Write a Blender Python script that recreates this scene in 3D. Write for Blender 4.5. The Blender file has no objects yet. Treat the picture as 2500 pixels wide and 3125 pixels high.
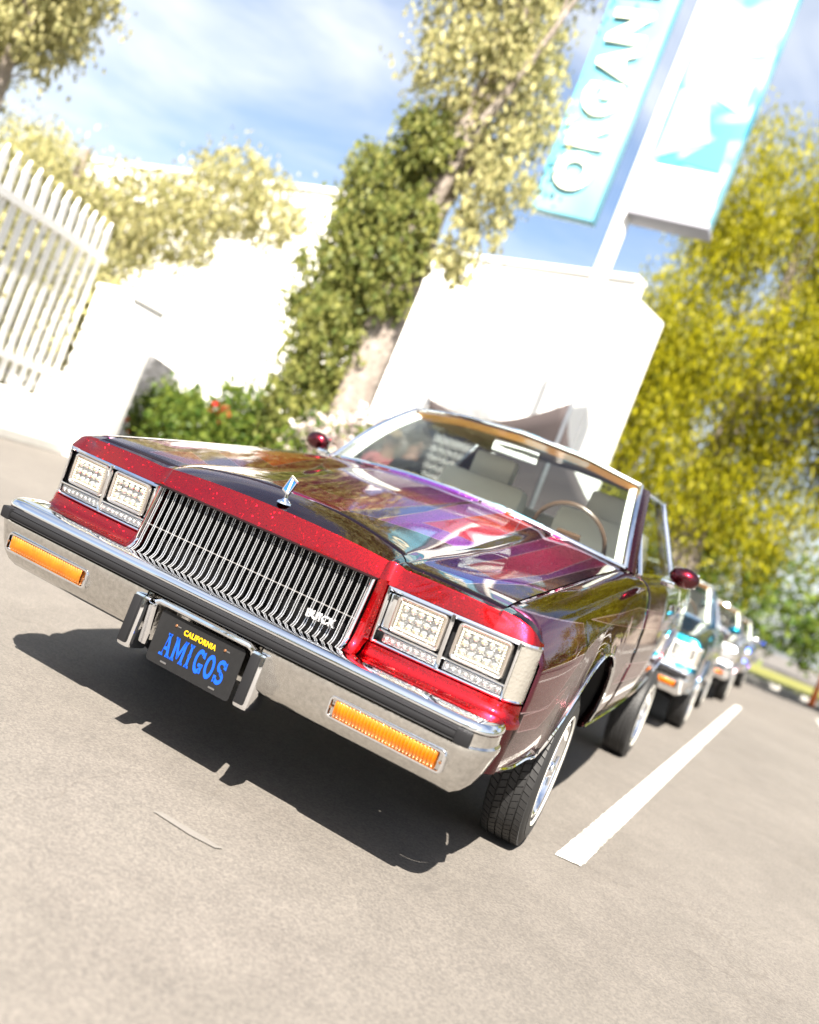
import bpy, bmesh, math, random
import numpy as np
from mathutils import Vector, Matrix
random.seed(7); np.random.seed(7)
C = bpy.context.scene.collection
scene = bpy.context.scene
R = math.radians
PI = math.pi

# ------------------------------------------------------------------ camera
CAMPOS = Vector((1.39296558, -2.2253227, 0.96199573))
RW = [[0.854, 0.3705, 0.3652], [0.3371, 0.1404, -0.9309], [-0.3962, 0.9181, -0.005]]
r0 = Vector(RW[0]).normalized(); r2 = Vector(RW[2]); r2 = (r2 - r2.dot(r0) * r0).normalized(); r1 = r2.cross(r0)
cam_d = bpy.data.cameras.new('camera'); cam = bpy.data.objects.new('camera', cam_d); C.objects.link(cam)
m = Matrix.Identity(4)
for i in range(3):
    m[i][0] = r0[i]; m[i][1] = -r1[i]; m[i][2] = -r2[i]; m[i][3] = CAMPOS[i]
cam.matrix_world = m
cam_d.sensor_fit = 'VERTICAL'; cam_d.sensor_height = 36; cam_d.lens = 31.98
cam_d.clip_start = 0.05; cam_d.clip_end = 1500
cam_d.dof.use_dof = True; cam_d.dof.focus_distance = 2.75; cam_d.dof.aperture_fstop = 1.45
scene.camera = cam

# ------------------------------------------------------------------ light
SUN = Vector((0.30, -0.85, 1.02)).normalized()
world = bpy.data.worlds.new('World'); scene.world = world; world.use_nodes = True
nt = world.node_tree; nt.nodes.clear()
sky = nt.nodes.new('ShaderNodeTexSky'); sky.sky_type = 'NISHITA'; sky.sun_disc = False
sky.sun_elevation = math.asin(SUN.z); sky.sun_rotation = math.atan2(SUN.x, SUN.y)
sky.air_density = 1.0; sky.dust_density = 2.2; sky.ozone_density = 2.0; sky.altitude = 50
bg = nt.nodes.new('ShaderNodeBackground'); bg.inputs[1].default_value = 0.052
wo = nt.nodes.new('ShaderNodeOutputWorld')
# white streaks mixed into the sky colour, standing in for lens glare
tcw = nt.nodes.new('ShaderNodeTexCoord'); mpw = nt.nodes.new('ShaderNodeMapping'); mpw.inputs['Scale'].default_value = (1.3, 1.3, 4.0); mpw.inputs['Rotation'].default_value = (R(18), R(-32), R(20))
nzw = nt.nodes.new('ShaderNodeTexNoise'); nzw.inputs['Scale'].default_value = 1.5; nzw.inputs['Detail'].default_value = 7; nzw.inputs['Roughness'].default_value = .55; nzw.inputs['Distortion'].default_value = .6
rpw = nt.nodes.new('ShaderNodeMapRange'); rpw.inputs['From Min'].default_value = .33; rpw.inputs['From Max'].default_value = .72; rpw.inputs['To Max'].default_value = .85; rpw.interpolation_type = 'SMOOTHSTEP'
mxw = nt.nodes.new('ShaderNodeMix'); mxw.data_type = 'RGBA'; mxw.inputs[7].default_value = (5.2, 5.3, 5.4, 1)
nt.links.new(tcw.outputs['Generated'], mpw.inputs[0]); nt.links.new(mpw.outputs[0], nzw.inputs[0]); nt.links.new(nzw.outputs[0], rpw.inputs[0]); nt.links.new(rpw.outputs[0], mxw.inputs[0])
nt.links.new(sky.outputs[0], mxw.inputs[6]); nt.links.new(mxw.outputs[2], bg.inputs[0]); nt.links.new(bg.outputs[0], wo.inputs[0])
sun_d = bpy.data.lights.new('sun', 'SUN'); sun_d.energy = 5.0; sun_d.angle = R(0.5); sun_d.color = (1, 0.93, 0.83)
sun = bpy.data.objects.new('sun', sun_d); C.objects.link(sun)
sun.rotation_euler = SUN.to_track_quat('Z', 'Y').to_euler(); sun.location = (3, -8, 12)
vs = scene.view_settings
vs.view_transform = 'Standard'; vs.look = 'None'; vs.gamma = 1; vs.use_curve_mapping = False
vs.exposure = 2.25

# ------------------------------------------------------------------ materials
MATS = {}
def mat(name, col, rough=0.5, metal=0.0, coat=0.0, coat_rough=0.03, trans=0.0, ior=1.5, emis=None, spec=0.5,
        noise=None, bump=None, subsurf=0.0):
    """noise=(scale, amount, col2) ; bump=(scale, strength, distance)"""
    if name in MATS: return MATS[name]
    mt = bpy.data.materials.new(name); mt.use_nodes = True
    t = mt.node_tree; b = t.nodes['Principled BSDF']
    b.inputs['Base Color'].default_value = (*col, 1); b.inputs['Roughness'].default_value = rough
    b.inputs['Metallic'].default_value = metal; b.inputs['IOR'].default_value = ior
    b.inputs['Coat Weight'].default_value = coat; b.inputs['Coat Roughness'].default_value = coat_rough
    b.inputs['Transmission Weight'].default_value = trans
    b.inputs['Specular IOR Level'].default_value = spec
    tc = None
    if noise or bump: tc = t.nodes.new('ShaderNodeTexCoord')
    if noise:
        n = t.nodes.new('ShaderNodeTexNoise'); n.inputs['Scale'].default_value = noise[0]; n.inputs['Detail'].default_value = 8
        n.inputs['Roughness'].default_value = 0.65
        cr = t.nodes.new('ShaderNodeValToRGB'); cr.color_ramp.elements[0].position = 0.5 - noise[1]; cr.color_ramp.elements[1].position = 0.5 + noise[1]
        cr.color_ramp.elements[0].color = (*col, 1); cr.color_ramp.elements[1].color = (*noise[2], 1)
        t.links.new(tc.outputs['Object'], n.inputs['Vector']); t.links.new(n.outputs['Fac'], cr.inputs['Fac']); t.links.new(cr.outputs[0], b.inputs['Base Color'])
    if bump:
        n = t.nodes.new('ShaderNodeTexNoise'); n.inputs['Scale'].default_value = bump[0]; n.inputs['Detail'].default_value = 6
        bp = t.nodes.new('ShaderNodeBump'); bp.inputs['Strength'].default_value = bump[1]; bp.inputs['Distance'].default_value = bump[2]
        t.links.new(tc.outputs['Object'], n.inputs['Vector']); t.links.new(n.outputs['Fac'], bp.inputs['Height']); t.links.new(bp.outputs[0], b.inputs['Normal'])
    MATS[name] = mt
    return mt

def candy(name, col, rough=0.40, flake=0.35, img=None, side_img=None):
    """candy colour coat over a metal flake base under clear lacquer"""
    mt = bpy.data.materials.new(name); mt.use_nodes = True
    t = mt.node_tree; b = t.nodes['Principled BSDF']
    b.inputs['Base Color'].default_value = (*col, 1); b.inputs['Metallic'].default_value = 1.0; b.inputs['Specular Tint'].default_value = (.50, .26, .30, 1)
    b.inputs['Coat Weight'].default_value = 1.0; b.inputs['Coat Roughness'].default_value = 0.015; b.inputs['Coat IOR'].default_value = 1.5
    tc = t.nodes.new('ShaderNodeTexCoord')
    v = t.nodes.new('ShaderNodeTexVoronoi'); v.inputs['Scale'].default_value = 420
    t.links.new(tc.outputs['Object'], v.inputs['Vector'])
    mp = t.nodes.new('ShaderNodeMapRange'); mp.inputs['From Min'].default_value = 0.0; mp.inputs['From Max'].default_value = 1.0
    sep = t.nodes.new('ShaderNodeSeparateColor'); t.links.new(v.outputs['Color'], sep.inputs[0])
    mp.inputs['To Min'].default_value = rough - 0.03; mp.inputs['To Max'].default_value = rough + 0.03
    t.links.new(sep.outputs[0], mp.inputs['Value']); t.links.new(mp.outputs[0], b.inputs['Roughness'])
    # flake tilt: small random change of the base layer's normal, the lacquer stays smooth
    geo = t.nodes.new('ShaderNodeNewGeometry')
    sub = t.nodes.new('ShaderNodeVectorMath'); sub.operation = 'SUBTRACT'; sub.inputs[1].default_value = (0.5, 0.5, 0.5)
    t.links.new(v.outputs['Color'], sub.inputs[0])
    sc = t.nodes.new('ShaderNodeVectorMath'); sc.operation = 'SCALE'
    gt = t.nodes.new('ShaderNodeMath'); gt.operation = 'GREATER_THAN'; gt.inputs[1].default_value = .95; t.links.new(sep.outputs[1], gt.inputs[0])
    ma = t.nodes.new('ShaderNodeMath'); ma.operation = 'MULTIPLY_ADD'; ma.inputs[1].default_value = flake * 4; ma.inputs[2].default_value = .07; t.links.new(gt.outputs[0], ma.inputs[0]); t.links.new(ma.outputs[0], sc.inputs['Scale'])
    t.links.new(sub.outputs[0], sc.inputs[0])
    ad = t.nodes.new('ShaderNodeVectorMath'); ad.operation = 'ADD'
    t.links.new(geo.outputs['Normal'], ad.inputs[0]); t.links.new(sc.outputs[0], ad.inputs[1])
    nm = t.nodes.new('ShaderNodeVectorMath'); nm.operation = 'NORMALIZE'; t.links.new(ad.outputs[0], nm.inputs[0])
    t.links.new(nm.outputs[0], b.inputs['Normal'])
    if img:
        im = t.nodes.new('ShaderNodeTexImage'); im.image = img; im.extension = 'EXTEND'
        uv = t.nodes.new('ShaderNodeUVMap'); uv.uv_map = 'UVMap'
        t.links.new(uv.outputs[0], im.inputs['Vector']); t.links.new(im.outputs['Color'], b.inputs['Base Color'])
    return mt

def glass_pane(name, tint=(1, 1, 1), refl=1.0):
    """thin pane: see-through with a real mirror share at its surface"""
    mt = bpy.data.materials.new(name); mt.use_nodes = True
    t = mt.node_tree; t.nodes.clear()
    tr = t.nodes.new('ShaderNodeBsdfTransparent'); tr.inputs[0].default_value = (*tint, 1)
    gl = t.nodes.new('ShaderNodeBsdfGlossy'); gl.inputs['Roughness'].default_value = 0.01
    fr = t.nodes.new('ShaderNodeFresnel'); fr.inputs[0].default_value = 1.5
    mu = t.nodes.new('ShaderNodeMath'); mu.operation = 'MULTIPLY_ADD'; mu.inputs[1].default_value = 0.95 * refl; mu.inputs[2].default_value = 0.0; mu.use_clamp = True
    mx = t.nodes.new('ShaderNodeMixShader'); o = t.nodes.new('ShaderNodeOutputMaterial')
    t.links.new(fr.outputs[0], mu.inputs[0]); t.links.new(mu.outputs[0], mx.inputs[0])
    t.links.new(tr.outputs[0], mx.inputs[1]); t.links.new(gl.outputs[0], mx.inputs[2]); t.links.new(mx.outputs[0], o.inputs[0])
    return mt

chrome = mat('chrome', (0.82, 0.83, 0.85), 0.045, 1.0)
chrome_worn = mat('worn_chrome', (0.50, 0.49, 0.47), 0.12, 1.0, noise=(70, 0.25, (0.78, 0.77, 0.74)), bump=(110, 0.22, 0.002))
rail_bright = mat('bright_rail', (0.84, 0.85, 0.87), 0.24, 0.80)
rubber = mat('rubber', (0.013, 0.013, 0.0135), 0.6, bump=(900, 0.15, 0.001))
rub_strip = mat('rub_strip', (0.008, 0.008, 0.009), 0.6, spec=.22, bump=(700, 0.12, 0.001))
black_pl = mat('black_plastic', (0.005, 0.005, 0.006), 0.6, spec=.3)
dark_in = mat('dark_inner', (0.008, 0.008, 0.009), 0.8)
rad_mat = mat('radiator', (0.0025, 0.0025, 0.003), 0.8, 0.0, spec=.1)
lens_clear = mat('clear_lens', (0.80, 0.81, 0.80), 0.08, 0.75, coat=1.0)
led_back = mat('lamp_reflector', (0.50, 0.495, 0.48), 0.20, 1.0, bump=(160, 0.8, 0.005))
led_dome = mat('led_dome', (0.60, 0.60, 0.57), 0.06, 0.85, coat=1.0)
led_core = mat('led_core', (0.55, 0.50, 0.16), 0.3)
led_tile = mat('led_tile', (0.52, 0.48, 0.38), 0.3)
amber = mat('amber_lens', (0.36, 0.085, 0.001), 0.15, 0.4, coat=1.0, noise=(18, 0.2, (0.62, 0.19, 0.002)))
amber_dull = mat('amber_lens_dull', (0.75, 0.16, 0.03), 0.3, coat=0.5)
red_lens = mat('red_lens', (0.35, 0.01, 0.01), 0.15, coat=1.0)
white_wall = mat('whitewall', (0.62, 0.60, 0.54), 0.5)
plate_blk = mat('plate_black', (0.006, 0.006, 0.0065), 0.55, spec=.25, noise=(60, 0.3, (0.010, 0.010, 0.0105)))
plate_blue = mat('plate_blue', (0.001, 0.055, 0.40), 0.4)
plate_yel = mat('plate_yellow', (0.50, 0.30, 0.004), 0.4)
orn_blue = mat('ornament_blue', (0.01, 0.10, 0.45), 0.15, coat=1)
orn_white = mat('ornament_white', (0.75, 0.77, 0.8), 0.15, coat=1)
cream = mat('cream_vinyl', (0.62, 0.60, 0.54), 0.5, bump=(60, 0.2, 0.004))
cream_trim = mat('cream_trim', (0.70, 0.71, 0.66), 0.45)
brown_in = mat('brown_trim', (0.085, 0.045, 0.035), 0.6)
headliner = mat('headliner_brown', (0.10, 0.05, 0.03), 0.8); visor_m = mat('visor_tan', (0.34, 0.15, 0.03), 0.8)
brass = mat('rust_screw', (0.20, 0.09, 0.04), 0.5, 0.6)
steel = mat('steel', (0.45, 0.45, 0.46), 0.3, 1.0)
glass = glass_pane('car_glass', (0.88, 0.93, 0.91), .9)
glass_dark = glass_pane('car_glass_dark', (0.35, 0.40, 0.42))

# ------------------------------------------------------------------ mesh helpers
class MB:
    def __init__(s): s.v = []; s.f = []; s.uv = None
    def add(s, v, f):
        n = len(s.v); s.v += [tuple(p) for p in v]; s.f += [tuple(i + n for i in q) for q in f]; return s
    def box(s, c, d, rot=None, ch=0.0):
        """box with optional chamfer ch on every edge"""
        hx, hy, hz = d[0] / 2, d[1] / 2, d[2] / 2
        if ch <= 0:
            v = [Vector((x * hx, y * hy, z * hz)) for x in (-1, 1) for y in (-1, 1) for z in (-1, 1)]
            f = [(0, 1, 3, 2), (4, 6, 7, 5), (0, 4, 5, 1), (2, 3, 7, 6), (0, 2, 6, 4), (1, 5, 7, 3)]
        else:
            ch = min(ch, hx * .98, hy * .98, hz * .98)
            bm = bmesh.new(); bmesh.ops.create_cube(bm, size=1)
            for q in bm.verts: q.co = Vector((q.co.x * 2 * hx, q.co.y * 2 * hy, q.co.z * 2 * hz))
            bmesh.ops.bevel(bm, geom=list(bm.edges), offset=ch, segments=2, affect='EDGES', profile=0.6)
            bm.verts.index_update(); v = [q.co.copy() for q in bm.verts]; f = [[w.index for w in q.verts] for q in bm.faces]; bm.free()
        if rot is not None: v = [rot @ p for p in v]
        c = Vector(c); return s.add([p + c for p in v], f)
    def grid(s, P, flip=False, closed=False):
        n, k = len(P), len(P[0]); v = [p for row in P for p in row]; f = []
        for i in range(n - 1 + (1 if closed else 0)):
            for j in range(k - 1):
                a, b = i * k + j, ((i + 1) % n) * k + j
                q = (a, b, b + 1, a + 1); f.append(q[::-1] if flip else q)
        return s.add(v, f)
    def tube(s, path, r, seg=8, caps=True):
        path = [Vector(p) for p in path]; rr = r if hasattr(r, '__len__') else [r] * len(path)
        rings = []; up = Vector((0.0123, 0.021, 1)).normalized()
        for i, p in enumerate(path):
            t = (path[min(i + 1, len(path) - 1)] - path[max(i - 1, 0)])
            t = t.normalized() if t.length > 1e-9 else Vector((0, 0, 1))
            u = up if abs(t.dot(up)) < 0.95 else Vector((1, 0.01, 0))
            a = t.cross(u).normalized(); b = t.cross(a).normalized()
            rings.append([p + (a * math.cos(2 * PI * k / seg) + b * math.sin(2 * PI * k / seg)) * rr[i] for k in range(seg)])
        n = len(path); v = [q for rg in rings for q in rg]; f = []
        for i in range(n - 1):
            for k in range(seg):
                f.append((i * seg + k, i * seg + (k + 1) % seg, (i + 1) * seg + (k + 1) % seg, (i + 1) * seg + k))
        if caps: f.append(tuple(range(seg))[::-1]); f.append(tuple((n - 1) * seg + k for k in range(seg)))
        return s.add(v, f)
    def lathe(s, prof, seg=48, axis='x', c=(0, 0, 0), closed=False):
        """prof: list of (radius, height along axis)"""
        rows = []
        for k in range(seg):
            a = 2 * PI * k / seg; ca, sa = math.cos(a), math.sin(a)
            row = []
            for r, h in prof:
                p = {'x': (h, r * ca, r * sa), 'y': (r * ca, h, r * sa), 'z': (r * ca, r * sa, h)}[axis]
                row.append((p[0] + c[0], p[1] + c[1], p[2] + c[2]))
            if closed: row.append(row[0])
            rows.append(row)
        return s.grid(rows, closed=True)
    def prism(s, poly, a, b, f3):
        """poly: 2D outline, f3(u,v,w) -> 3D point, w from a to b"""
        n = len(poly); v = [f3(u, w, a) for u, w in poly] + [f3(u, w, b) for u, w in poly]
        f = [tuple(range(n))[::-1], tuple(range(n, 2 * n))] + [(i, (i + 1) % n, n + (i + 1) % n, n + i) for i in range(n)]
        return s.add(v, f)
    def blob(s, c, r, seg=12, rings=8, top=None):
        v = []; f = []
        for i in range(rings + 1):
            th = PI * i / rings
            for k in range(seg):
                ph = 2 * PI * k / seg; v.append((c[0] + r[0] * math.sin(th) * math.cos(ph), c[1] + r[1] * math.sin(th) * math.sin(ph), c[2] + r[2] * math.cos(th)))
        for i in range(rings):
            for k in range(seg): f.append((i * seg + k, (i + 1) * seg + k, (i + 1) * seg + (k + 1) % seg, i * seg + (k + 1) % seg))
        return s.add(v, f)
    def mesh(s, name, mt, smooth=True, ang=35):
        me = bpy.data.meshes.new(name); me.from_pydata(s.v, [], s.f)
        if isinstance(mt, (list, tuple)):
            for q in mt: me.materials.append(q)
        elif mt: me.materials.append(mt)
        bm = bmesh.new(); bm.from_mesh(me); bmesh.ops.remove_doubles(bm, verts=bm.verts, dist=1e-5); bmesh.ops.recalc_face_normals(bm, faces=bm.faces); bm.to_mesh(me); bm.free()
        if smooth:
            me.shade_smooth() if hasattr(me, 'shade_smooth') else [setattr(p, 'use_smooth', True) for p in me.polygons]
            me.set_sharp_from_angle(angle=R(ang))
        me.update(); return me
    def build(s, name, mt, parent=None, smooth=True, ang=35, kind=None):
        return put(name, s.mesh(name, mt, smooth, ang), parent, kind)

def put(name, me, parent=None, kind=None, loc=None, rot=None, scale=None):
    o = bpy.data.objects.new(name, me); C.objects.link(o)
    if parent: o.parent = parent
    if kind: o['kind'] = kind
    if loc is not None: o.location = loc
    if rot is not None: o.rotation_euler = rot
    if scale is not None: o.scale = scale
    return o
def solid(o, t, offset=-1):
    md = o.modifiers.new('shell', 'SOLIDIFY'); md.thickness = t; md.offset = offset; md.use_even_offset = False
    return o
def bev(o, w, seg=2):
    md = o.modifiers.new('bevel', 'BEVEL'); md.width = w; md.segments = seg; md.limit_method = 'ANGLE'; md.angle_limit = R(35); return o
def tag(o, label, cat, group=None):
    o['label'] = label; o['category'] = cat
    if group: o['group'] = group
    return o
def empty(name, loc, rz=0.0, rot=None):
    o = bpy.data.objects.new(name, None); C.objects.link(o); o.location = loc
    o.rotation_euler = rot if rot is not None else (0, 0, rz); o.empty_display_size = 0.1; return o
def structure(name, mb, mt, smooth=False, **k):
    o = mb.build(name, mt, None, smooth, **k); o['kind'] = 'structure'; return o
def text_obj(name, body, size, mt, parent, M4, extrude=0.002, align='CENTER', bold=0.0, space=1.0):
    cu = bpy.data.curves.new(name, 'FONT'); cu.body = body; cu.size = size; cu.extrude = extrude; cu.align_x = align; cu.align_y = 'CENTER'
    cu.offset = bold; cu.space_character = space; cu.resolution_u = 4
    tmp = bpy.data.objects.new('tmp', cu); C.objects.link(tmp)
    dg = bpy.context.evaluated_depsgraph_get(); me = bpy.data.meshes.new_from_object(tmp.evaluated_get(dg)); me.name = name
    bpy.data.objects.remove(tmp); me.materials.clear(); me.materials.append(mt)
    me.transform(M4)
    return put(name, me, parent)

# ------------------------------------------------------------------ flat paint art (generated pixel by pixel)
def in_poly(X, Y, P):
    ins = np.zeros(X.shape, bool); n = len(P)
    for i in range(n):
        x1, y1 = P[i]; x2, y2 = P[(i + 1) % n]
        if y1 == y2: continue
        c_ = ((y1 > Y) != (y2 > Y)) & (X < (x2 - x1) * (Y - y1) / (y2 - y1) + x1); ins ^= c_
    return ins
def seg_dist(X, Y, a, b):
    ax, ay = a; bx, by = b; dx, dy = bx - ax, by - ay; L = dx * dx + dy * dy + 1e-12
    t = np.clip(((X - ax) * dx + (Y - ay) * dy) / L, 0, 1); return np.hypot(X - ax - t * dx, Y - ay - t * dy)
def paint_art(name, x0, x1, y0, y1, W, H, base, shapes, noisef=None):
    xs = (np.arange(W) + .5) / W * (x1 - x0) + x0; ys = (np.arange(H) + .5) / H * (y1 - y0) + y0
    X, Y = np.meshgrid(xs, ys); A = np.empty((H, W, 4), np.float32); A[..., :3] = base; A[..., 3] = 1
    for pts, c0, c1, pin in shapes:
        P = pts; mk = in_poly(X, Y, P); py = [p[1] for p in P]; g = np.clip((Y - min(py)) / (max(py) - min(py) + 1e-6), 0, 1)[..., None]
        col = np.array(c0)[None, None] * (1 - g) + np.array(c1)[None, None] * g
        A[..., :3] = np.where(mk[..., None], col, A[..., :3])
    for pts, c0, c1, pin in shapes:
        if not pin: continue
        for i in range(len(pts)):
            d_ = seg_dist(X, Y, pts[i], pts[(i + 1) % len(pts)]); w = np.clip(1 - (d_ - .0011) / .0012, 0, 1)[..., None]
            A[..., :3] = A[..., :3] * (1 - w) + np.array([.80, .62, .66]) * w
    im = bpy.data.images.new(name, W, H, float_buffer=True); im.colorspace_settings.name = 'Non-Color'
    im.pixels.foreach_set(A.ravel()); im.update(); im.pack(); return im

MAROON = (0.10, 0.004, 0.012)
ORANGE = (0.85, 0.045, 0.006); MAG = (0.34, 0.006, 0.07); PUR = (0.30, 0.06, 0.45); BLU = (0.012, 0.07, 0.36); PNK = (0.85, 0.10, 0.16); WINE = (0.22, 0.01, 0.03); LIL = (0.48, 0.26, 0.62)
def mir(P): return [(-x, y) for x, y in P]
hood_shapes = [
    ([(-.73, .37), (-.62, .395), (-.66, .62), (-.70, .95), (-.735, 1.0)], PUR, LIL, True),
    ([(-.715, .45), (-.64, .47), (-.68, .90), (-.72, .92)], LIL, PUR, False),
    ([(-.61, .62), (-.29, .475), (-.36, .80), (-.50, 1.19), (-.56, 1.60), (-.72, 1.60), (-.68, .95)], WINE, MAG, True),
    ([(-.61, .84), (-.47, .78), (-.55, 1.15), (-.62, 1.55), (-.71, 1.55), (-.70, 1.0)], ORANGE, (0.8, 0.09, 0.01), True),
    ([(-.285, .50), (-.20, .49), (-.30, .94), (-.49, 1.17)], (0.012, 0.006, 0.004), (0.02, 0.008, 0.004), True),
    ([(-.30, .945), (-.50, 1.17), (-.60, 1.50), (-.42, 1.50), (-.30, 1.07)], MAG, MAG, True),
    ([(-.48, 1.20), (-.31, 1.09), (-.34, 1.50), (-.52, 1.50)], WINE, (0.3, 0.02, 0.05), True),
    ([(-.16, .31), (-.04, .268), (.12, .285), (.115, 1.50), (-.34, 1.50), (-.30, .95), (-.19, .48)], MAG, PUR, True),
    ([(-.117, .47), (.028, .465), (.026, 1.50), (-.24, 1.50), (-.19, 1.0)], WINE, PUR, True),
    ([(.125, .32), (.19, .41), (.168, .83), (.125, 1.20)], BLU, (0.03, 0.16, 0.5), True),
    ([(.195, .40), (.41, .62), (.38, 1.2), (.30, 1.50), (.13, 1.50), (.14, 1.15), (.168, .83)], PUR, LIL, True),
    ([(.24, .64), (.39, .79), (.37, 1.45), (.24, 1.45)], PNK, ORANGE, True),
    ([(.44, .26), (.60, .22), (.68, .50), (.70, 1.50), (.45, 1.50)], BLU, MAG, True),
    ([(.50, .45), (.62, .40), (.66, .80), (.64, 1.5), (.52, 1.5)], MAG, PNK, True),
    ([(-.57, .21), (-.45, .26), (-.43, .36), (-.59, .44)], WINE, MAG, True),
]
hood_img = paint_art('hood_paint', -.76, .76, .08, 1.68, 1216, 1280, (0.030, 0.004, 0.012), [(a_, tuple(min(1, v * 1.45) for v in b_), tuple(min(1, v * 1.45) for v in c2), d2) for a_, b_, c2, d2 in hood_shapes])
side_shapes = [
    ([(.13, .70), (.16, .565), (.36, .555), (.45, .565), (.52, .62), (.64, .70), (.62, .80), (.14, .82)], (0.30, 0.03, 0.06), (0.34, 0.06, 0.16), True),
    ([(.24, .552), (.255, .50), (.44, .49), (.50, .52), (.58, .61), (.52, .60), (.44, .555)], (0.32, 0.03, 0.05), (0.4, 0.05, 0.06), True),
    ([(.72, .81), (1.5, .76), (3.4, .66), (4.6, .62), (4.7, .68), (3.4, .74), (1.5, .84)], (0.45, 0.03, 0.02), (0.3, 0.05, 0.22), True),
    ([(1.5, .52), (3.2, .44), (3.2, .50), (1.6, .60)], MAG, MAG, True),
]
side_img = paint_art('side_paint', 0.0, 5.1, .28, .98, 2048, 420, (0.022, 0.006, 0.006), [(a_, tuple(v * .55 for v in b_), tuple(v * .55 for v in c2), d2) for a_, b_, c2, d2 in side_shapes])
P_RED = candy('candy_red', (0.46, 0.0006, 0.004), 0.28, 0.22)
P_HOOD = candy('candy_hood', (0.1, 0, 0), 0.27, 0.14, img=hood_img)
P_SIDE = candy('candy_side', (0.1, 0, 0), 0.27, 0.22, img=side_img)
P_ROOF = candy('candy_roof', (0.085, 0.001, 0.006), 0.28, 0.12)
P_TEAL = candy('candy_teal', (0.010, 0.16, 0.24), 0.34, 0.2)
P_BLACK = candy('candy_black', (0.02, 0.02, 0.025), 0.3, 0.1)
P_SILVER = candy('candy_silver', (0.5, 0.5, 0.52), 0.34, 0.2)
P_BLUE = candy('candy_blue', (0.02, 0.05, 0.30), 0.34, 0.2)

# ------------------------------------------------------------------ car surface tables (body frame: x right, y back, z up)
YS = [.09, .16, .27, .5, .8, 1.2, 1.5, 1.75]
ZC = [.806, .842, .872, .900, .936, .986, 1.020, 1.035]
ZK = [.788, .815, .834, .854, .886, .945, .990, 1.005]
ZO = [.776, .806, .826, .850, .880, .920, .944, .955]
_gx = np.arange(0, .761, .01); _gy = np.arange(.05, 1.80, .01)
_T = np.empty((len(_gx), len(_gy)))
for _i, _x in enumerate(_gx):
    c_ = np.interp(_gy, YS, ZC); k_ = np.interp(_gy, YS, ZK); o_ = np.interp(_gy, YS, ZO)
    if _x <= .40: _T[_i] = c_ - (c_ - k_ - .006) * (_x / .40) ** 2.2
    elif _x <= .43: _T[_i] = k_ + .006 - .012 * (_x - .40) / .03
    else:
        tt = (_x - .43) / .31; _T[_i] = (k_ - .006) * (1 - tt) + o_ * tt + .006 * math.sin(PI * tt)
def _smooth(A, n, ax):
    k = np.hanning(n + 2)[1:-1]; k /= k.sum()
    B = np.pad(A, [(n // 2, n // 2) if a == ax else (0, 0) for a in range(2)], mode='reflect' if ax == 0 else 'edge')
    return np.apply_along_axis(lambda v: np.convolve(v, k, 'valid'), ax, B)
_T = _smooth(_T, 5, 0); _T = _smooth(_T, 21, 1)
def belt(y):
    return float(np.interp(y, [1.5, 1.75, 2.4, 3.2, 4.0, 4.6, 5.05], [.944, .950, .948, .945, .935, .920, .890]))
DX = [.742, .758, .775, .793, .812, .830, .846, .858, .868]
DZ = [0, .001, .003, .006, .012, .021, .034, .052, .074]
def Zs(x, y):
    a = abs(x)
    if y < 1.5 or a < .735 and y < 1.79:
        fx = min(a, .742) / .01; i = min(int(fx), len(_gx) - 2); fx -= i
        fy = (min(max(y, .05), 1.78) - .05) / .01; j = min(int(fy), len(_gy) - 2); fy -= j
        z = float((_T[i, j] * (1 - fx) + _T[i + 1, j] * fx) * (1 - fy) + (_T[i, j + 1] * (1 - fx) + _T[i + 1, j + 1] * fx) * fy)
    else: z = belt(y)
    if a > .742: z -= float(np.interp(a, DX, DZ))
    return z
def front_in(y): return 0.022 * max(0, (.55 - y) / .4) ** 1.6 + 0.05 * max(0, (y - 4.3) / .75) ** 2
ARC = [(1.02, .325, .365), (3.72, .30, .345)]
def Xs(y, z):
    x = float(np.interp(z, [.30, .335, .36, .42, .50, .60, .70, .78, .83, .86], [.815, .838, .852, .870, .883, .892, .893, .888, .879, .870]))
    for cy, cz, r in ARC:
        d = math.hypot(y - cy, z - cz) - r
        if z > cz - .1 and d < .07: x += .010 * (1 - max(d, 0) / .07) ** 2
    return x - front_in(y)
def arch_z(y, base=.335):
    z = base
    for cy, cz, r in ARC:
        if abs(y - cy) < r: z = max(z, cz + math.sqrt(r * r - (y - cy) ** 2) if True else z)
    return z
def cut(x):
    return float(np.interp(abs(x), [0, .2, .39, .41, .435, .60, .737, .743, .80], [.272, .255, .215, .200, .175, .160, .170, .2045, .2045]))
def nose_path(off=0.0):
    """plan outline of the nose from centre to the fender seam: (x, y, nx, ny)"""
    P = []
    for x in (0, .06, .12, .18, .24, .30, .35, .38, .395): P.append((x, .103 + .004 * (x / .4) ** 2, 0, -1))
    for t in (.25, .5, .75, 1.0): P.append((.395 + .024 * t, .107 + .020 * t * t * (3 - 2 * t) * 1.0, .45 * math.sin(PI * t), -1))
    for x in (.45, .5, .56, .62, .68, .7365, .7435, .79): P.append((x, .128 + .018 * ((x - .42) / .4) ** 2, .06, -1))
    cx, cy, r = .812, .205, .056
    for a in (80, 65, 50, 35, 20, 5): P.append((cx + r * math.cos(R(a)), cy - r * math.sin(R(a)) , math.cos(R(a)), -math.sin(R(a))))
    out = []
    for x, y, nx, ny in P:
        l = math.hypot(nx, ny); nx /= l; ny /= l; out.append((x - nx * off, y - ny * off, nx, ny))
    return out

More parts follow.
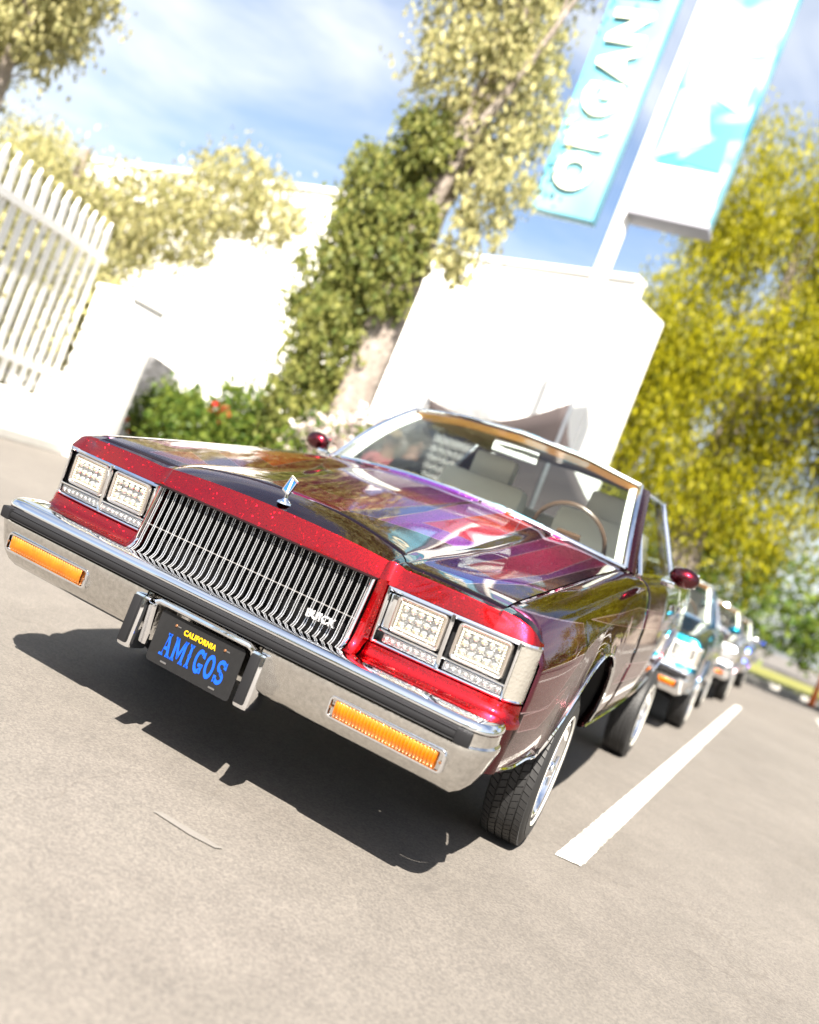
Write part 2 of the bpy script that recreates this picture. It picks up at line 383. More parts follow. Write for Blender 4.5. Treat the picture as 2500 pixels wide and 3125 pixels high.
def sweep(mb, path, prof, mirror=True):
    """profile (outward distance, z or function of x) carried along a plan path, mirrored about x=0"""
    rows = []
    for x, y, nx, ny in path: rows.append([(x + nx * d, y + ny * d, z) for d, z in prof])
    if mirror:
        rows = [[(-p[0], p[1], p[2]) for p in row] for row in rows[::-1]] + rows[1:] if abs(path[0][0]) < 1e-6 else rows
    mb.grid(rows); return mb

# ------------------------------------------------------------------ wheel
def side_x(r):
    return float(np.interp(r, [.165, .175, .200, .225, .250, .265, .275], [.058, .070, .0795, .0815, .078, .072, .062]))
def wheel_meshes():
    ms = {}
    rs = [.165, .170, .180, .195, .210, .225, .240, .252, .262, .270, .2745]
    prof = [(r, -side_x(r)) for r in rs] + [(.2770, -.054), (.2778, 0), (.2770, .054)] + [(r, side_x(r)) for r in rs[::-1]]
    t = MB().lathe(prof, 96)
    # raised ring ridges on the side wall
    for r in (.187, .244): t.lathe([(r - .002, side_x(r) - .001), (r, side_x(r) + .0016), (r + .002, side_x(r) - .001)], 96)
    ms['tyre'] = t.mesh('tyre', rubber)
    tr = MB(); N = 66
    for j, (xa, xb, sk) in enumerate([(-.067, -.043, .012), (-.038, -.016, -.010), (-.011, .011, .010), (.016, .038, -.010), (.043, .067, .012)]):
        for k in range(N):
            a0 = 2 * PI * (k + .05 + .5 * (j % 2)) / N; a1 = a0 + 2 * PI * .86 / N
            edge = .0035 if abs(xa + xb) > .1 else 0
            V = []
            for rr in (.270, .2845):
                for x in (xa, xb):
                    for a in (a0, a1):
                        s = sk * (1 if x == xb else -1) / .285 * .5; r_ = rr - (edge if (abs(x) > .06 and rr > .28) else 0)
                        V.append((x, r_ * math.cos(a + s), r_ * math.sin(a + s)))
            tr.add(V, [(0, 1, 3, 2), (4, 6, 7, 5), (0, 4, 5, 1), (2, 3, 7, 6), (0, 2, 6, 4), (1, 5, 7, 3)])
    ms['tread'] = tr.mesh('tread_blocks', rubber, smooth=False)
    ms['whitewall'] = MB().lathe([(.190, side_x(.190)), (.1905, side_x(.1905) + .0018), (.196, side_x(.196) + .0018), (.202, side_x(.202) + .0018), (.2025, side_x(.2025))], 96).mesh('whitewall', white_wall)
    ms['rim'] = MB().lathe([(.150, -.075), (.172, -.078), (.176, -.070), (.166, -.062), (.155, -.050), (.148, -.02), (.146, .02), (.150, .045), (.163, .058), (.168, .072), (.176, .074), (.178, .068), (.170, .060)], 96).lathe([(.147, .040), (.140, .046), (.140, .036), (.146, .034)], 96).mesh('rim', chrome)
    hub = MB().lathe([(.0, .082), (.020, .082), (.028, .076), (.032, .064), (.040, .060), (.044, .050), (.044, .036), (.046, .020), (.046, -.030), (.052, -.036), (.052, -.06), (0, -.06)], 32)
    for k in range(3):
        a = 2 * PI * k / 3 + .4
        hub.box((.076, .034 * math.cos(a), .034 * math.sin(a)), (.012, .052, .020), Matrix.Rotation(a, 3, 'X'), .004)
    ms['hub'] = hub.mesh('hub_cap', chrome)
    sp = MB(); n = 0
    for ring, (xh, rh, xr, cnt, sk) in enumerate([(.056, .040, .052, 36, .50), (.036, .046, .034, 36, -.55), (.008, .048, .004, 36, .45)]):
        for k in range(cnt):
            a = 2 * PI * k / cnt + ring * .05; b = a + (sk if k % 2 else -sk)
            sp.tube([(xh, rh * math.cos(a), rh * math.sin(a)), (xr, .147 * math.cos(b), .147 * math.sin(b))], .0026, 5, caps=False)
    ms['spokes'] = sp.mesh('spokes', chrome)
    ms['drum'] = MB().lathe([(0, -.075), (.12, -.075), (.125, -.06), (.125, -.035), (.06, -.03), (0, -.03)], 40).mesh('brake_drum', dark_in)
    return ms
WM = wheel_meshes()
def make_wheel(parent, loc, side, steer=0.0, camber=0.0, spin=0.0, fine=True):
    """side +1: outer face towards +x"""
    w = put('wheel', WM['rim'], parent, loc=loc)
    w.rotation_euler = (spin, R(camber), steer + (PI if side < 0 else 0)); w.rotation_mode = 'XYZ'
    put('tyre', WM['tyre'], w); put('whitewall', WM['whitewall'], w); put('hub_cap', WM['hub'], w)
    t = put('tread_blocks', WM['tread'], w); t['kind'] = 'stuff'
    s = put('spokes', WM['spokes'], w); s['kind'] = 'stuff'
    put('brake_drum', WM['drum'], w)
    return w

# ------------------------------------------------------------------ small shared meshes for lamps and grille
def led_mesh():
    m_ = MB().lathe([(0, -.0075), (.005, -.0068), (.0085, -.0040), (.0102, 0), (.0112, .0015)], 14, 'y')
    return m_.mesh('led_bulb', led_dome)
LED = led_mesh()
LEDC = MB().lathe([(0, -.0086), (.0025, -.0080), (.0034, -.0066)], 10, 'y').mesh('led_core', led_core)
def rounded_rect(w, h, r, n=5):
    P = []
    for cx, cz, a0 in ((w / 2 - r, h / 2 - r, 0), (-w / 2 + r, h / 2 - r, 90), (-w / 2 + r, -h / 2 + r, 180), (w / 2 - r, -h / 2 + r, 270)):
        for k in range(n + 1):
            a = R(a0 + 90 * k / n); P.append((cx + r * math.cos(a), cz + r * math.sin(a)))
    return P
def ring_loft(mb, outlines, loop=True):
    """outlines: list of closed loops of 3D points, same count, lofted in turn"""
    rows = [[*o, o[0]] for o in outlines]; mb.grid(rows); return mb
def lamp_mesh(w, h, r=.016):
    m_ = MB()
    L = []
    for sc, y in ((0.0, .004), (.004, -.003), (.010, -.0045), (.016, -.001), (.018, .010)):
        L.append([(x, y, z) for x, z in rounded_rect(w - 2 * sc * .72, h - 2 * sc * .72, max(r - sc * .5, .003))])
    ring_loft(m_, L); return m_.mesh('lamp_frame', mat('lamp_frame', (.50, .46, .42), .25, .9))
LAMPF = lamp_mesh(.160, .108)
def lamp_back(w, h):
    m_ = MB(); P = rounded_rect(w - .024, h - .024, .010); m_.add([(x, .006, z) for x, z in P], [tuple(range(len(P)))[::-1]]); return m_.mesh('lamp_reflector', led_back)
LAMPB = lamp_back(.160, .108)
def lamp_tiles(w, h):
    m_ = MB(); a, b = w / 2 - .0185, h / 2 - .0185
    nx, nz = 17, 10
    for i in range(nx):
        x = -a + 2 * a * i / (nx - 1)
        for z in (-b, b): m_.box((x, .001, z), (.0050, .006, .0056))
    for j in range(1, nz - 1):
        z = -b + 2 * b * j / (nz - 1)
        for x in (-a, a): m_.box((x, .001, z), (.0056, .006, .0050))
    return m_.mesh('led_tiles', led_tile, smooth=False)
LAMPT = lamp_tiles(.160, .108)
def bar_mesh():
    """one grille bar: two thin chrome rails with a dark channel between, sloping down then sweeping forward"""
    path = [(.098, .7535), (.094, .72), (.086, .68), (.077, .635), (.070, .605), (.065, .578), (.060, .564), (.052, .555), (.040, .548), (.027, .544), (.020, .541)]
    m_ = MB()
    for dx in (-.0036, .0036):
        rows = []
        for i, (y, z) in enumerate(path):
            y2, z2 = path[min(i + 1, len(path) - 1)]; y1, z1 = path[max(i - 1, 0)]
            tx, tz = y2 - y1, z2 - z1; l = math.hypot(tx, tz); ny, nz = tz / l, -tx / l   # outward (front) normal
            rows.append([(dx - .0010, y, z), (dx - .0009, y + ny * .0016, z + nz * .0016), (dx - .0006, y + ny * .0028, z + nz * .0028), (dx + .0006, y + ny * .0028, z + nz * .0028), (dx + .0009, y + ny * .0016, z + nz * .0016), (dx + .0010, y, z)])
        m_.grid(rows)
    n0 = len(m_.f)
    rows = []
    for i, (y, z) in enumerate(path): rows.append([(-.0036, y + .002, z), (.0036, y + .002, z)])
    m_.grid(rows)
    me = m_.mesh('grille_bar', rail_bright); me.materials.append(black_pl)
    for p in me.polygons:
        if abs(p.center.x) < .001: p.material_index = 1
    return me
BAR = bar_mesh()

# letter shapes for the plate: western block letters drawn as strokes
GL = {
 'A': [([(.30, 0), (.44, 1.0), (.56, 1.0), (.24, 0)], 0), ([(.44, 1), (.58, 1), (.92, 0), (.70, 0)], 0), ([(.32, .28), (.74, .28), (.72, .42), (.34, .42)], 0), ([(.02, 0), (.40, 0), (.36, .10), (.06, .10)], 0), ([(.60, 0), (1.0, 0), (.96, .10), (.64, .10)], 0), ([(.36, .90), (.66, .90), (.70, 1.0), (.32, 1.0)], 0)],
 'M': [([(.08, 0), (.26, 0), (.24, 1), (.08, 1)], 0), ([(.80, 0), (.98, 0), (.98, 1), (.82, 1)], 0), ([(.10, 1), (.28, 1), (.60, .25), (.50, .12)], 0), ([(.96, 1), (.80, 1), (.46, .25), (.56, .12)], 0), ([(0, 0), (.34, 0), (.30, .10), (.04, .10)], 0), ([(.72, 0), (1.06, 0), (1.02, .10), (.76, .10)], 0), ([(0, 1), (.28, 1), (.26, .90), (.04, .90)], 0), ([(.78, 1), (1.06, 1), (1.02, .90), (.8, .90)], 0)],
 'I': [([(.38, 0), (.62, 0), (.62, 1), (.38, 1)], 0), ([(.24, 0), (.76, 0), (.70, .11), (.30, .11)], 0), ([(.24, 1), (.76, 1), (.70, .89), (.30, .89)], 0), ([(.32, .46), (.68, .46), (.68, .56), (.32, .56)], 0)],
}
def arc_glyph(kind):
    T = []
    def ring(cx, cy, rx, ry, w, a0, a1, n=14):
        for k in range(n):
            a, b = R(a0 + (a1 - a0) * k / n), R(a0 + (a1 - a0) * (k + 1) / n)
            T.append(([(cx + rx * math.cos(a), cy + ry * math.sin(a)), (cx + rx * math.cos(b), cy + ry * math.sin(b)), (cx + (rx - w) * math.cos(b), cy + (ry - w * .9) * math.sin(b)), (cx + (rx - w) * math.cos(a), cy + (ry - w * .9) * math.sin(a))], 0))
    if kind == 'O': ring(.5, .5, .44, .52, .21, 0, 360, 24)
    if kind == 'G':
        ring(.5, .5, .44, .52, .21, 50, 318, 20)
        T.append(([(.50, .30), (.96, .30), (.96, .44), (.50, .44)], 0)); T.append(([(.72, 0.04), (.92, .04), (.92, .40), (.72, .40)], 0)); T.append(([(.72, .72), (.96, .68), (.92, .98), (.74, .90)], 0))
    if kind == 'S':
        ring(.5, .735, .40, .285, .20, 20, 250, 12); ring(.5, .265, .42, .285, .20, -160, 80, 12)
        T.append(([(.68, .70), (.95, .66), (.92, .98), (.76, .92)], 0)); T.append(([(.05, .32), (.32, .30), (.24, .08), (.06, .0)], 0)); T.append(([(.34, .60), (.52, .62), (.70, .42), (.52, .38)], 0))
    return T
for q in 'OGS': GL[q] = arc_glyph(q)
def glyph_mb(mb, ch, x, z, w, h, y, t):
    for poly, _ in GL[ch]:
        mb.prism(poly, 0, 1, lambda u, v, d: (x + u * w, y - d * t, z + v * h))

# ------------------------------------------------------------------ the coupe
KEEP_WIDE = ('wheel', 'rear_axle', 'trailing_arm')
def make_coupe(root, st):
    """st: style dict. builds every part of a square-cut two-door coupe under root"""
    top, side, hoodm, roofm = st['paint'], st['side'], st['hood'], st['roof']
    main = st.get('main', False)
    # ---- header panel: top slope, lips round grille and lamps, lower filler panel
    mb = MB()
    P = nose_path(); rows = []; trows = []
    back = []
    for i, (x, y, nx, ny) in enumerate(P):
        if x < .80: back.append((x, cut(x) - .003))
        else:
            t = (i - (len(P) - 6)) / 5; back.append((.80 + .066 * t, .2045))
    for (x, y, nx, ny), (bx, by) in zip(P, back):
        row = []
        ins = min(.024, .45 * math.hypot(bx - x, by - y)); fx, fy = x - nx * ins, y - ny * ins
        zl = Zs(fx, fy)
        if x > .79: zl = max(zl, .757)
        for t in (0, .2, .4, .6, .8, 1.0):
            px, py = bx + (fx - bx) * t, by + (fy - by) * t
            z = Zs(px, py)
            if x > .79: z = max(z, .757)
            row.append((px, py, z))
        trows.append(list(row)); row = [row[-1]]
        low = .757 if x < .40 else .7500
        drop = zl - low
        for a, dz in ((.96, .02), (.88, .09), (.6, .38), (.3, .68), (.05, .94), (.0, 1.0)):
            row.append((x - nx * ins * a, y - ny * ins * a, zl - drop * dz))
        row.append((x - nx * .012, y - ny * .012, low + .0005)); row.append((x - nx * .03, y - ny * .03, low + .002))
        rows.append(row)
    rows = [[(-p[0], p[1], p[2]) for p in r_] for r_ in rows[::-1]] + rows[1:]
    mb.grid(rows)
    trows = [[(-p[0], p[1], p[2]) for p in r_] for r_ in trows[::-1]] + trows[1:]
    MB().grid(trows).build('header_top', st.get('htop', top), root, ang=40)  # slope takes the shaded copy of the header paint where one is given
    # lower filler under the lamps
    PL = [p for p in P if p[0] > .418]
    for s in (1, -1):
        rows = []
        for x, y, nx, ny in PL:
            pr = [(-.03, .584), (-.010, .586), (.0, .581), (.003, .572), (.006, .560), (.014, .549), (.030, .541), (.048, .537), (.050, .530), (.040, .520)]
            k = 1.0 if x < .80 else max(.25, 1 - (x - .80) / .068 * .75)
            rows.append([(s * (x + nx * (d * k if d > 0 else d)), y + ny * (d * k if d > 0 else d), z) for d, z in pr])
        rows.insert(0, [(s * .4185, p[1], p[2]) for p in rows[0]])
        mb.grid(rows)
        # posts between grille and lamps
        prow = []
        for z, yo in ((.760, 0), (.735, .0), (.69, .006), (.64, .016), (.595, .026), (.575, .034), (.556, .050), (.540, .075), (.528, .095)):
            yy = .107 - yo
            prow.append([(s * .390, yy + .03, z), (s * .391, yy + .004, z), (s * .395, yy, z), (s * .410, yy + .002, z), (s * .418, yy + .010, z), (s * .421, max(yy + .03, .135 if z > .58 else yy + .03), z)])
        mb.grid(prow)
        # corner piece below the lamps, going round to the fender seam and down behind the bumper
        rows = []
        for x, y, nx, ny in P[-6:]:
            rows.append([(s * (x + nx * .001 - .010 * max(0, (.45 - z_) / .1)), y + ny * .001, z_) for z_ in (.545, .50, .45, .41, .385)])
        val = MB().grid(rows); val.build('lower_valance', roofm, root)
    o = mb.build('header_panel', top, root, ang=40)
    # ---- hood
    mb = MB(); xs = [0, .05, .10, .15, .20, .25, .30, .335, .365, .385, .40, .41, .42, .43, .445, .46, .49, .53, .58, .63, .68, .71, .728, .736]
    xs = [-x for x in xs[:0:-1]] + xs
    rows = []; NY = 44
    for x in xs:
        a = cut(x) + .002; b = float(np.interp(abs(x), [0, .23, .46, .66, .74], [1.436, 1.450, 1.495, 1.600, 1.675]))
        row = [(x, a + .001, Zs(x, a) - .012), (x, a + .0006, Zs(x, a) - .004)]
        for j in range(NY + 1):
            y = a + (b - a) * j / NY + (.003 if j == 0 else 0)
            row.append((x, y, Zs(x, y)))
        row.append((x, b + .004, Zs(x, b) - .012)); rows.append(row)
    for k, dz in ((0, .012),):
        rows.insert(0, [(p[0] - .001, p[1], p[2] - dz) for p in rows[0]]); rows.append([(p[0] + .001, p[1], p[2] - dz) for p in rows[-1]])
    mb.grid(rows); hood = mb.build('hood', hoodm, root, ang=60)
    uvl = hood.data.uv_layers.new(name='UVMap')
    for lp in hood.data.loops:
        v = hood.data.vertices[lp.vertex_index].co; uvl.data[lp.index].uv = ((v.x + .76) / 1.52, (v.y - .08) / 1.6)
    # dark tray under the hood gaps
    tray = MB()
    rows = []
    for x in (-.78, -.6, -.45, -.3, 0, .3, .45, .6, .78):
        rows.append([(x, y, Zs(min(abs(x), .73), max(y, .15)) - .030) for y in (.17, .3, .5, .9, 1.3, 1.7)])
    tray.grid(rows)
    tray.box((0, 1.72, .62), (1.5, .03, .62)); tray.box((0, 2.6, .345), (1.50, 4.3, .03)); tray.box((0, .75, .36), (1.0, 1.2, .03))
    for s in (1, -1):
        for cy, cz, r in ARC:
            rows = []
            for a in range(6, 175, 8):
                ca, sa = math.cos(R(a)), math.sin(R(a)); rows.append([(s * x, cy + (r + .012) * ca, cz + (r + .012) * sa) for x in (.50, .70, .868)])
            tray.grid(rows)
            n = 24; tray.add([(s * .50, cy + (r + .012) * math.cos(R(6 + 168 * k / n)), cz + (r + .012) * math.sin(R(6 + 168 * k / n))) for k in range(n + 1)], [tuple(range(n + 1))])
    tray.build('inner_shell', dark_in, root)
    # ---- side panels
    def side_panel(name, s, y0, y1, ny, material, extra=None):
        ys_ = list(np.linspace(y0, y1, ny))
        for cy, cz, r in ARC:
            for a in range(0, 181, 6):
                yy = cy + r * math.cos(R(a))
                if y0 + .01 < yy < y1 - .01: ys_.append(yy)
            for yy in (cy - r - .001, cy + r + .001):
                if y0 < yy < y1: ys_.append(yy)
        ys_ = sorted(ys_); rows = []
        for y in ys_:
            row = []
            for dx, dz in zip(DX, DZ): row.append((s * (dx - front_in(y) * (dx - .742) / .126), y, Zs(.742, y) - dz))
            zt = row[-1][2]; zb = arch_z(y)
            if y < .62 and zb < .34: zb = .335 + .05 * max(0, (.40 - y) / .2)
            for t in (.12, .25, .4, .55, .7, .82, .92, 1.0):
                z = zt + (zb - zt) * t; row.append((s * min(Xs(y, z), 1), y, z))
            xb = row[-1][0]; row.append((s * (abs(xb) - .012), y, zb - .003)); row.append((s * (abs(xb) - .03), y, zb + .004))
            rows.append(row)
        o = MB().grid(rows).build(name, material, root, ang=50); solid(o, .003)
        uvl = o.data.uv_layers.new(name='UVMap')
        for lp in o.data.loops:
            v = o.data.vertices[lp.vertex_index].co; uvl.data[lp.index].uv = (v.y / 5.1, (v.z - .28) / .70)
        return o
    for s in (1, -1):
        side_panel('front_fender', s, .207, 1.700, 40, side)
        d_ = side_panel('door', s, 1.706, 3.150, 24, side)
        h_ = MB().box((s * .905, 2.98, .80), (.022, .16, .032), None, .008).build('door_handle', chrome, d_)
        side_panel('rear_quarter_panel', s, 3.156, 5.02, 46, side)
        # bright moulding along arches and sill
        tr = MB()
        pts = [(s * (Xs(.30, .36) + .002), y, .345 + .05 * max(0, (.40 - y) / .2)) for y in (.30, .45, .60)]
        cy, cz, r = ARC[0]
        for a in range(176, 3, -8): pts.append((s * (Xs(cy + r * math.cos(R(a)), cz + r * math.sin(R(a))) + .001), cy + (r - .002) * math.cos(R(a)), cz + (r - .002) * math.sin(R(a))))
        tr.tube(pts, .006, 6)
        tr.tube([(s * .852, y, .340) for y in (1.40, 2.0, 2.7, 3.36)], .008, 6)
        cy, cz, r = ARC[1]; pts = []
        for a in range(176, 3, -8): pts.append((s * (Xs(cy + r * math.cos(R(a)), cz + r * math.sin(R(a))) + .001), cy + (r - .002) * math.cos(R(a)), cz + (r - .002) * math.sin(R(a))))
        tr.tube(pts, .006, 6)
        tr.build('sill_trim', chrome, root)
        # mirror
        mm = MB().blob((s * .955, 1.86, 1.000), (.064, .045, .044), 20, 12)
        mi = mm.build('door_mirror', roofm, root)
        MB().box((s * .90, 1.86, .955), (.06, .05, .03), None, .01).build('mirror_stalk', chrome, mi)
        MB().box((s * .957, 1.902, 1.000), (.100, .008, .066), None, .003).build('mirror_glass', chrome, mi)
    # ---- cowl, windshield, roof, pillars
    cw = MB(); rows = []
    for x in np.linspace(-.735, .735, 19):
        a = float(np.interp(abs(x), [0, .23, .46, .68, .74], [1.415, 1.43, 1.475, 1.60, 1.66])); rows.append([(x, a - .01, Zs(x, a) - .035), (x, a + .03, Zs(x, a) - .012), (x, a + .05, Zs(x, a) - .004), (x, a + .12, Zs(x, a) - .02)])
    cw.grid(rows); cw.build('cowl', mat('cowl_satin', (.55, .56, .56), .35, .3), root)
    def wsb(x): return (x, float(np.interp(abs(x), [0, .23, .46, .66, .735], [1.445, 1.46, 1.505, 1.61, 1.675])), float(np.interp(abs(x), [0, .23, .46, .66, .735], [1.022, 1.015, .993, .968, .957])))
    def wst(x): xx = x * .600 / .735; return (xx, float(np.interp(abs(x), [0, .5, .735], [2.02, 2.05, 2.10])), float(np.interp(abs(x), [0, .4, .735], [1.372, 1.358, 1.319])))
    rows = []
    XW = np.linspace(-.735, .735, 25)
    for x in XW:
        a, b = Vector(wsb(x)), Vector(wst(x)); rows.append([tuple(a.lerp(b, t) + Vector((0, -.035, .02)) * math.sin(PI * t)) for t in np.linspace(0, 1, 9)])
    MB().grid(rows).build('windshield', glass, root, ang=60)
    # surround: chrome at base and sides, thin
    L = [rows[k][0] for k in range(25)]; Tp = [rows[k][-1] for k in range(25)]
    tr = MB(); tr.tube([Vector(p) + Vector((0, -.006, 0)) for p in L], .013, 8); tr.tube([Vector(p) + Vector((0, -.004, .004)) for p in Tp], .009, 8)
    for k in (0, 24): tr.tube([Vector(p) + Vector((.004 if k else -.004, -.004, .0)) for p in rows[k]], .012, 8)
    tr.build('windshield_trim', chrome, root)
    # painted A pillar skin + inner cream trim
    for s, k in ((-1, 0), (1, 24)):
        pr = [Vector(p) for p in rows[k]]
        MB().grid([[p + Vector((s * .008, 0, -.004)), p + Vector((s * .030, .012, -.006)), p + Vector((s * .045, .05, -.010)), p + Vector((s * .020, .06, -.02))] for p in pr]).build('pillar', roofm, root)
        MB().grid([[p + Vector((-s * .050, .030, -.012)), p + Vector((-s * .030, .010, -.010)), p + Vector((s * .0, .008, -.010)), p + Vector((s * .01, .06, -.02)), p + Vector((-s * .03, .07, -.02)), p + Vector((-s * .050, .030, -.012))] for p in pr]).build('pillar_trim', cream_trim, root)
    # roof
    rows = []
    for x in np.linspace(-1, 1, 21):
        row = []
        for y in np.linspace(0, 1, 14):
            yf = wst(x * .735)[1] + .006; yy = yf + (3.22 - yf) * y
            xe = .600 - .004 * y; zr = float(np.interp(abs(x), [0, .55, .85, .95, 1], [1.372, 1.364, 1.345, 1.333, 1.315])) + .012 * math.sin(PI * y) - .008 * y
            row.append((x * xe, yy, zr))
        rows.append(row)
    ro = MB().grid(rows).build('roof', roofm, root, ang=60); solid(ro, .02)
    MB().grid([[(p[0] * .985, p[1] + .01, p[2] - .035) for p in r_] for r_ in rows]).build('headliner', headliner, root)
    # header strip inside the windshield top
    MB().grid([[(x * .59, wst(x * .7)[1] - .005, wst(x * .7)[2] - .012), (x * .59, wst(x * .7)[1] + .012, wst(x * .7)[2] - .040), (x * .59, wst(x * .7)[1] + .06, wst(x * .7)[2] - .045)] for x in np.linspace(-1, 1, 15)]).build('sun_visor', visor_m, root)
    # side glass, door frame, rear quarter, rear window
    for s in (1, -1):
        def sp(y, t): return (s * (.795 + (.600 - .795) * t), y, .945 + (1.312 - .945) * t)
        MB().grid([[sp(1.76 + .37 * t, t) for t in np.linspace(0, 1, 6)], [sp(3.06 - .02 * t, t) for t in np.linspace(0, 1, 6)]]).build('side_window', glass, root)
        fr = MB(); fr.tube([sp(1.74 + .37 * t, t) for t in np.linspace(0, 1, 8)] + [sp(y, 1.0) for y in np.linspace(2.15, 3.05, 6)] + [sp(3.07 - .02 * t, 1 - t) for t in np.linspace(0, 1, 6)], .013, 8)
        fr.tube([sp(y, 0) for y in np.linspace(1.72, 3.3, 8)], .011, 8); fr.build('window_frame', chrome, root)
        q = MB().grid([[sp(3.08 + u * (.30 + (.18 - .30) * t), t) for t in np.linspace(0, 1, 6)] for u in np.linspace(0, 1, 5)]); solid(q.build('sail_panel', roofm, root), .02)
        MB().box((s * .66, 3.05, 1.12), (.03, .07, .40), Matrix.Rotation(-s * R(26), 3, 'Y'), .01).build('belt_pillar', brown_in, root)
    rows = [[(x * (.60 + (.72 - .60) * t), 3.235 + .16 * t, 1.340 + (.955 - 1.340) * t) for t in np.linspace(0, 1, 6)] for x in np.linspace(-1, 1, 9)]
    MB().grid(rows).build('rear_window', glass_dark if not main else glass, root)
    rows = [[(x * .742, y, belt(y) + .012 * (1 - x * x)) for y in np.linspace(3.38, 4.98, 10)] for x in np.linspace(-1, 1, 13)]
    solid(MB().grid(rows).build('trunk_lid', roofm, root, ang=50), .01)
    solid(MB().grid([[(x * .83, 5.00 + dy, z) for dy, z in ((-.02, .905), (.03, .88), (.05, .80), (.04, .65), (.02, .50), (-.05, .42))] for x in np.linspace(-1, 1, 9)]).build('tail_panel', roofm, root), .01)
    for s in (1, -1): MB().box((s * .63, 5.045, .72), (.36, .03, .16), None, .01).build('tail_light', red_lens, root)
    MB().box((0, 5.10, .50), (1.74, .12, .15), None, .03).build('rear_bumper', chrome, root)
    # ---- interior
    sx = (-.37, .37)
    it = MB(); rows = []
    for x in np.linspace(-.70, .70, 13): rows.append([(x, 1.70, .955), (x, 1.80, .965), (x, 1.90, .955), (x, 1.95, .90), (x, 1.93, .70)])
    it.grid(rows); it.build('dashboard', brown_in, root)
    MB().grid([[(x, 1.52 + .3 * t + .18 * (abs(x) / .7) ** 2 , 1.0 - .035 * t - .04 * (abs(x) / .7) ** 2) for t in (0, .5, 1)] for x in np.linspace(-.66, .66, 13)]).build('dash_top', cream_trim, root)
    for x in sx:
        seat = MB().box((x, 2.45, .62), (.56, .52, .18), None, .05).box((x, 2.75, .86), (.54, .16, .52), Matrix.Rotation(R(-12), 3, 'X'), .06).build('seat', cream, root)
        MB().box((x, 2.84, 1.175), (.27, .09, .155), Matrix.Rotation(R(-8), 3, 'X'), .03).build('headrest', cream, root)
        for dx in (-.05, .05): MB().tube([(x + dx, 2.82, 1.05), (x + dx, 2.84, 1.13)], .006, 6).build('headrest_post', chrome, root)
    MB().box((0, 3.10, .80), (1.25, .18, .45), Matrix.Rotation(R(-14), 3, 'X'), .05).box((0, 2.98, .60), (1.25, .45, .14), None, .04).build('rear_seat', cream, root)
    MB().box((0, 3.28, .965), (1.35, .30, .03)).build('rear_shelf', brown_in, root)
    th = MB(); c = Vector((.37, 2.08, .965)); M3 = Matrix.Rotation(R(22), 3, 'X')
    th.tube([c + M3 @ Vector((.185 * math.cos(a), 0, .185 * math.sin(a))) for a in np.linspace(0, 2 * PI, 33)], .011, 8)
    for a in (-15, 195, 270): th.tube([c, c + M3 @ Vector((.18 * math.cos(R(a)), 0, .18 * math.sin(R(a))))], .012, 6)
    th.box(c, (.12, .03, .09), M3, .01); th.tube([c, c + Vector((0, -.25, -.08))], .03, 8)
    th.build('steering_wheel', mat('wheel_brown', (.07, .04, .025), .35), root)
    MB().box((0, 2.02, 1.28), (.24, .02, .062), None, .008).build('rear_view_mirror', chrome, root)
    MB().box((.2, 2.40, .55), (.08, .4, .1)).build('console', brown_in, root)
    # ---- grille
    g = MB()
    for s in (1, -1): g.tube([(s * .3875, y - .003, z) for y, z in ((.100, .7545), (.094, .72), (.086, .68), (.077, .635), (.070, .605), (.066, .582), (.060, .568), (.050, .557), (.036, .549), (.020, .544))], .0045, 6)
    g.box((0, .101, .7545), (.775, .012, .005)); 
    gr = g.build('grille', chrome, root)
    gb = MB().box((0, .20, .65), (.80, .01, .28)); gb.box((0, .10, .757), (.80, .06, .002)); gb.box((0, .11, .525), (.80, .18, .004))
    gb.build('radiator', rad_mat, gr)
    for i in range(31):
        x = -.376 + .752 * i / 30; put('bar', BAR, gr, loc=(x, 0, 0))
    for z in (.6765, .635, .5945)[1:2]:
        y = float(np.interp(z, [.577, .60, .635, .68, .72, .7535], [.060, .069, .077, .086, .094, .098]))
        MB().box((0, y + (.001 if abs(z - .635) < .01 else .016), z), (.765, .003, .0028 if abs(z - .635) < .01 else .0016)).build('cross_bar', chrome, gr)
    if st.get('badge'):
        text_obj('badge', st['badge'], .031, rail_bright, gr, Matrix.Translation((.300, .044, .603)) @ Matrix.Rotation(R(90), 4, 'X') @ Matrix.Scale(1.0, 4), .0040, bold=.0005, space=1.08)
    # ---- headlights
    for s in (1, -1):
        bz = MB()
        PB = [p for p in nose_path(.002) if p[0] > .424]
        PB.insert(0, (.424, .130, 0, -1))
        # chrome surround: upper and lower rails following the nose
        for zl, zh in ((.7375, .7488), (.5855, .5930)):
            rows = [[(s * (x - nx * .02), y - ny * .02, zl), (s * x, y, zl), (s * (x + nx * .003), y + ny * .003, (zl + zh) / 2), (s * x, y, zh), (s * (x - nx * .02), y - ny * .02, zh)] for x, y, nx, ny in PB]
            bz.grid(rows)
        def yn(x): return float(np.interp(x, [p[0] for p in PB[:9]], [p[1] for p in PB[:9]]))
        # uprights and shelf
        for x, w in ((.428, .009), (.6285, .012), (.8215, .007)): bz.box((s * x, yn(x) + .006, .667), (w, .022, .158), None, .002)
        bz.box((s * .530, yn(.53) + .008, .6255), (.19, .016, .006), None, .0015); bz.box((s * .727, yn(.727) + .008, .6255), (.19, .016, .006), None, .0015)
        bz.box((s * .446, yn(.44) + .02, .68), (.024, .012, .10), None, .003)
        hl = bz.build('headlight', st.get('bezel', chrome), root, ang=40)
        bk = MB(); bk.grid([[(s * x, yn(x) + .030, .590), (s * x, yn(x) + .030, .745)] for x in (.425, .5, .6, .7, .8, .83)]); bk.build('lamp_well', black_pl if main else chrome, hl)
